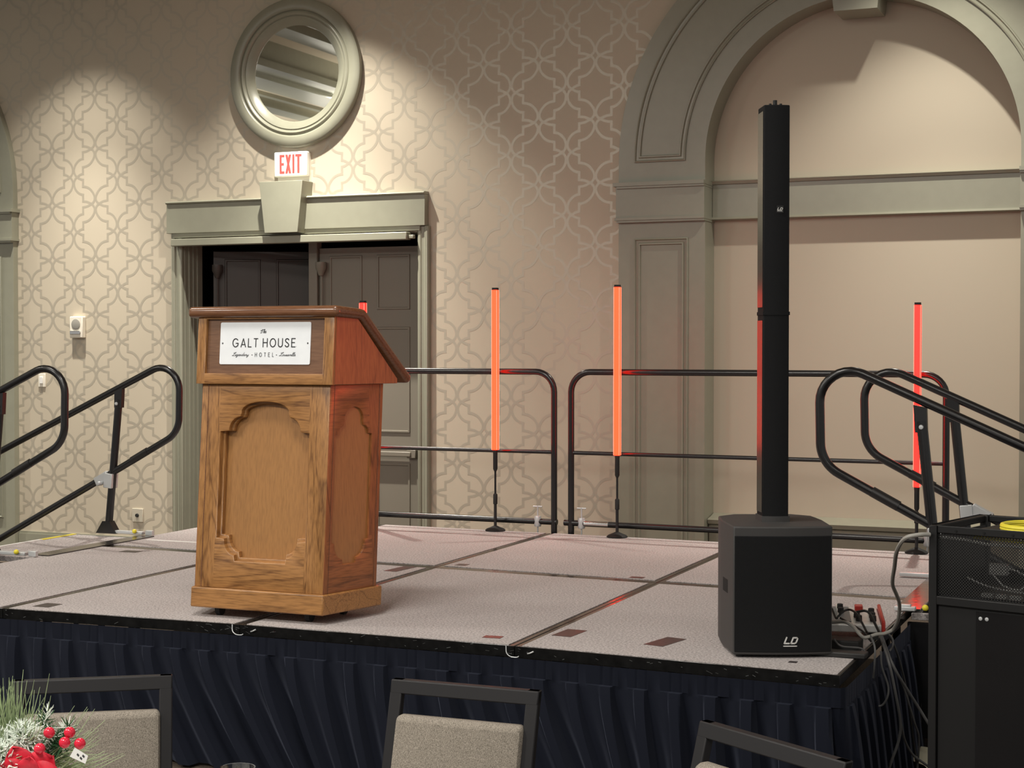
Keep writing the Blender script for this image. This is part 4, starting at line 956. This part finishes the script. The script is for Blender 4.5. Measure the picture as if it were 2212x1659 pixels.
# ------------------------------------------------------------ chairs
def chair(loc, rz, wd, label, top=.90):
    o = thing('banquet_chair', label, 'chair', loc, rz, 'banquet chairs round the near table')
    h = wd / 2; rec = .27                                     # backrest leans back (+y) with height; the sitter faces -y
    yb = lambda z: rec * (z - top) if z > .45 else rec * (.45 - top) + (.45 - z) * .16
    t = .0165
    bf = MB()
    def post(x): 
        rings = []
        for z in (.02, .25, .45, .6, .75, top):
            y = yb(z); rings.append([(x - t, y - .012, z), (x + t, y - .012, z), (x + t, y + .012, z), (x - t, y + .012, z)])
        return rings
    for x in (-h + t, h - t): build(MB().loft(post(x), 0, False), 'leg', 'chairframe', o, bevel=.003)
    b = MB().box((-h, -.0122, top - .034), (h, .0125, top), T=lambda v: Vector((v.x, v.y + yb(v.z), v.z))); build(b, 'top_rail', 'chairframe', o, bevel=.003)
    pw = h - .030; pt = top - .082
    vs_, fs_ = plate(rrect(-pw, pw, .50, pt, .014), [], .045, .014)
    build(MB().add([(a, yb(bb) - c + .012, bb) for a, bb, c in vs_], fs_, smooth=True), 'backrest', 'fabric', o)
    yf = yb(.45) - .43
    vs_, fs_ = plate(rrect(-h + .004, h - .004, yf, yb(.45) - .02, .04), [], .06, .02)
    build(MB().add([(a, bb, c + .42) for a, bb, c in vs_], fs_, smooth=True), 'seat', 'fabric', o)
    build(MB().box((-h + .01, yf + .02, .395), (h - .01, yb(.45) - .01, .42)), 'seat_frame', 'chairframe', o, bevel=.003)
    for x in (-h + .03, h - .03): build(MB().loft([[(x - t, yf + .03 + dy_ - .012, z), (x + t, yf + .03 + dy_ - .012, z), (x + t, yf + .03 + dy_ + .012, z), (x - t, yf + .03 + dy_ + .012, z)] for z, dy_ in ((0.0, -.01), (.40, 0))], 0, False), 'leg', 'chairframe', o, bevel=.003)
    return o
def mid(a, b): return ((a[0] + b[0]) / 2, (a[1] + b[1]) / 2, 0)
for a, b_, lb in (((-2.738, 3.236), (-2.405, 3.457), 'taupe padded chair behind the red poinsettia centrepiece'), ((-1.856, 3.637), (-1.453, 3.644), 'taupe padded chair directly in front of the stage below the lectern'), ((-.997, 3.500), (-.62, 3.261), 'taupe padded chair turned away below the subwoofer, mostly cut off')):
    chair(mid(a, b_), math.atan2(b_[1] - a[1], b_[0] - a[0]), math.hypot(b_[0] - a[0], b_[1] - a[1]), lb)

# ------------------------------------------------------------ near table, glass and centrepiece
tbx, tby = -1.65, 2.0
tt = thing('round_table', 'round banquet table under white cloth nearest the camera', 'table', (tbx, tby, 0))
build(MB().lathe([(.001, .715), (.80, .715), (.80, .74), (.001, .74)], n=48), 'tabletop', 'oakp', tt); build(MB().tube([(0, 0, 0), (0, 0, .72)], .05, 14).lathe([(.3, 0), (.28, .03), (.06, .06)], n=24), 'pedestal', 'steel', tt)
rings = []
for r, z, a in ((.001, .745, 0), (.78, .745, 0), (.81, .742, 0), (.82, .72, .003), (.83, .5, .015), (.84, .3, .025)):
    rings.append([Vector(((r + a * math.sin(14 * t)) * math.cos(t), (r + a * math.sin(14 * t)) * math.sin(t), z)) for t in [2 * PI * k / 112 for k in range(112)]])
tc_ = tag(build(MB().loft(rings, 0, True, cap=False), 'tablecloth', 'cloth', recalc=False), 'white cloth draped over the round table nearest the camera', 'tablecloth'); tc_.location = (tbx, tby, 0)
gl = MB().lathe([(.028, 0), (.030, .002), (.036, .15), (.0335, .15), (.028, .008), (.001, .008)], n=32, cap=False); gl.add([(.028 * math.cos(2 * PI * k / 32), .028 * math.sin(2 * PI * k / 32), 0) for k in range(32)], [tuple(range(32))[::-1]])
tag(build(gl, 'drinking_glass', 'glass'), 'clear drinking glass on the near table, only its rim showing', 'glass').location = (-1.758, 2.752, .746)
cp = thing('floral_centerpiece', 'flocked pine centrepiece with red poinsettia and berries at the bottom left', 'centerpiece', (tbx, tby, .746))
build(MB().lathe([(.045, 0), (.05, .01), (.04, .10), (.055, .22), (.05, .22), (.03, .1), (.001, .02)], n=28), 'vase', 'glass', cp)
random.seed(21)
def needle(b, p, d, l, r, mi=0): b.tube([p, p + d * l * .5 + Vector((0, 0, -.02 * l)), p + d * l], [r, r * .8, r * .3], 5, mi, cap=False)
def rdir(zmin=-.2):
    while True:
        v = Vector((random.uniform(-1, 1), random.uniform(-1, 1), random.uniform(zmin, 1)))
        if .1 < v.length < 1: return v.normalized()
RT = Vector((.922, .387, 0)); UPV = Vector((0, 0, 1)); TO = Vector((.387, -.922, 0))   # picture right / up / towards viewer, about the vase
def at(r, u, t): return RT * r + UPV * u + TO * t
b = MB()
c0 = at(-.03, .30, 0)
for k in range(170):
    a = R(random.uniform(5, 110) if k % 3 else random.uniform(85, 112)); d = (RT * math.cos(a) + UPV * math.sin(a) + TO * random.uniform(-.4, .4)).normalized()
    needle(b, c0 + d * .03 + at(random.uniform(-.05, .03), random.uniform(-.03, .03), random.uniform(-.02, .02)), d, random.uniform(.07, .145), .0012)
for k in range(110):
    a = R(random.uniform(78, 118)); d = (RT * math.cos(a) + UPV * math.sin(a) + TO * random.uniform(-.15, .15)).normalized()
    needle(b, at(-.045 + random.uniform(-.022, .022), .335, 0), d, random.uniform(.08, .15), .0011)
for k in range(26):
    a = R(random.uniform(-25, 35)); d = (RT * math.cos(a) + UPV * math.sin(a) + TO * random.uniform(-.2, .2)).normalized()
    needle(b, at(.03, .355 + random.uniform(-.03, .03), .0), d, random.uniform(.05, .085), .001)
o = build(b, 'long_needles', 'needle', cp, recalc=False); o['kind'] = 'stuff'
b = MB()
for (r0, u0, r1, u1) in ((.005, .35, .022, .435), (.03, .355, .055, .41), (-.01, .34, .0, .41), (.02, .34, .035, .395)):
    for k in range(150):
        t = random.random(); p = at(r0 + (r1 - r0) * t, u0 + (u1 - u0) * t, random.uniform(-.008, .008)); d = (at(r1 - r0, u1 - u0, 0).normalized() * .7 + rdir(-1)).normalized()
        needle(b, p, d, random.uniform(.012, .026), .001, 1 if (t > .75 and random.random() < .6) or random.random() < .12 else 0)
o = build(b, 'pine_sprig', ['pine', 'flock'], cp, recalc=False); o['kind'] = 'stuff'
b = MB()
for cxr, czu, rad, n in ((-.045, .358, .052, 2000), (-.008, .392, .026, 800), (-.07, .33, .06, 1000)):
    for k in range(n):
        d = rdir(-.6); p = at(cxr, czu, .025) + d * rad * random.uniform(.55, 1.0); q = (d + rdir(-1) * .8).normalized()
        needle(b, p, q, random.uniform(.008, .018), .0013, 0 if random.random() < .88 else 1)
o = build(b, 'flocked_pine', ['flock', 'needle'], cp, recalc=False); o['kind'] = 'stuff'
flc = at(.010, .346, .055)
pn = bpy.data.objects.new('poinsettia', None); COL.objects.link(pn); pn.parent = cp; pn.location = flc
for k, (ang, ln, wd, lift) in enumerate(((118, .052, .019, .35), (40, .050, .021, .3), (5, .052, .020, .45), (168, .05, .02, .3), (-60, .05, .022, .2), (240, .05, .02, .25), (80, .034, .014, .8))):
    a = R(ang); d = (RT * math.cos(a) + UPV * math.sin(a)); sd = (RT * -math.sin(a) + UPV * math.cos(a)); pet = MB(); n = 9; vs = []
    for i in range(n):
        t = i / (n - 1); wdt = wd * 1.2 * math.sin(PI * min(1, t ** .95 * .98 + .02)) ** .6; ctr = d * ln * t + TO * (.018 * lift * math.sin(t * 2.2))
        vs += [ctr - sd * wdt + TO * .004, ctr - TO * .002, ctr + sd * wdt + TO * .004]
    fs = []
    for i in range(n - 1):
        for j in range(2): fs.append((i * 3 + j, i * 3 + j + 1, (i + 1) * 3 + j + 1, (i + 1) * 3 + j))
    pet.add(vs, fs, 0, True); po = build(pet, 'petal', 'petal', pn, recalc=False)
    so = po.modifiers.new('thick', 'SOLIDIFY'); so.thickness = .0012
b = MB()
for k in range(16): b.ball(TO * .006 + RT * random.uniform(-.012, .012) + UPV * random.uniform(-.012, .010), .0028, n=6)
build(b, 'flower_centre', 'berry', pn)
for (r, u, t) in ((.036, .408, .04), (.066, .407, .035), (.083, .391, .04), (.027, .388, .06), (.061, .394, .045), (.014, .402, -.01)):
    bo_ = build(MB().ball((0, 0, 0), .0088 if r > .02 else .006, n=10), 'berry', 'berry', cp); bo_.location = at(r, u, t)
    build(MB().tube([(0, 0, 0), tuple(at(-.02, -.03, -.02))], .0012, 5), 'stem', 'pine', bo_)
b = MB(); p0 = at(.073, .376, .06); u_ = (RT * .9 - UPV * .42).normalized(); v_ = (UPV * .85 + RT * .45).normalized()
b.add([p0, p0 + u_ * .026, p0 + u_ * .024 + v_ * .013, p0 + v_ * .016], [(0, 1, 2, 3)], 0)
for q, e in ((.3, .5), (.62, .62), (.55, .3)): b.add([p0 + u_ * (.026 * q) + v_ * (.014 * e) + TO * .0004, p0 + u_ * (.026 * q + .004) + v_ * (.014 * e - .0015) + TO * .0004, p0 + u_ * (.026 * q + .004) + v_ * (.014 * e + .0015) + TO * .0004, p0 + u_ * (.026 * q) + v_ * (.014 * e + .003) + TO * .0004], [(0, 1, 2, 3)], 1)
build(b, 'paper_tag', ['white', 'ink'], cp, recalc=False)
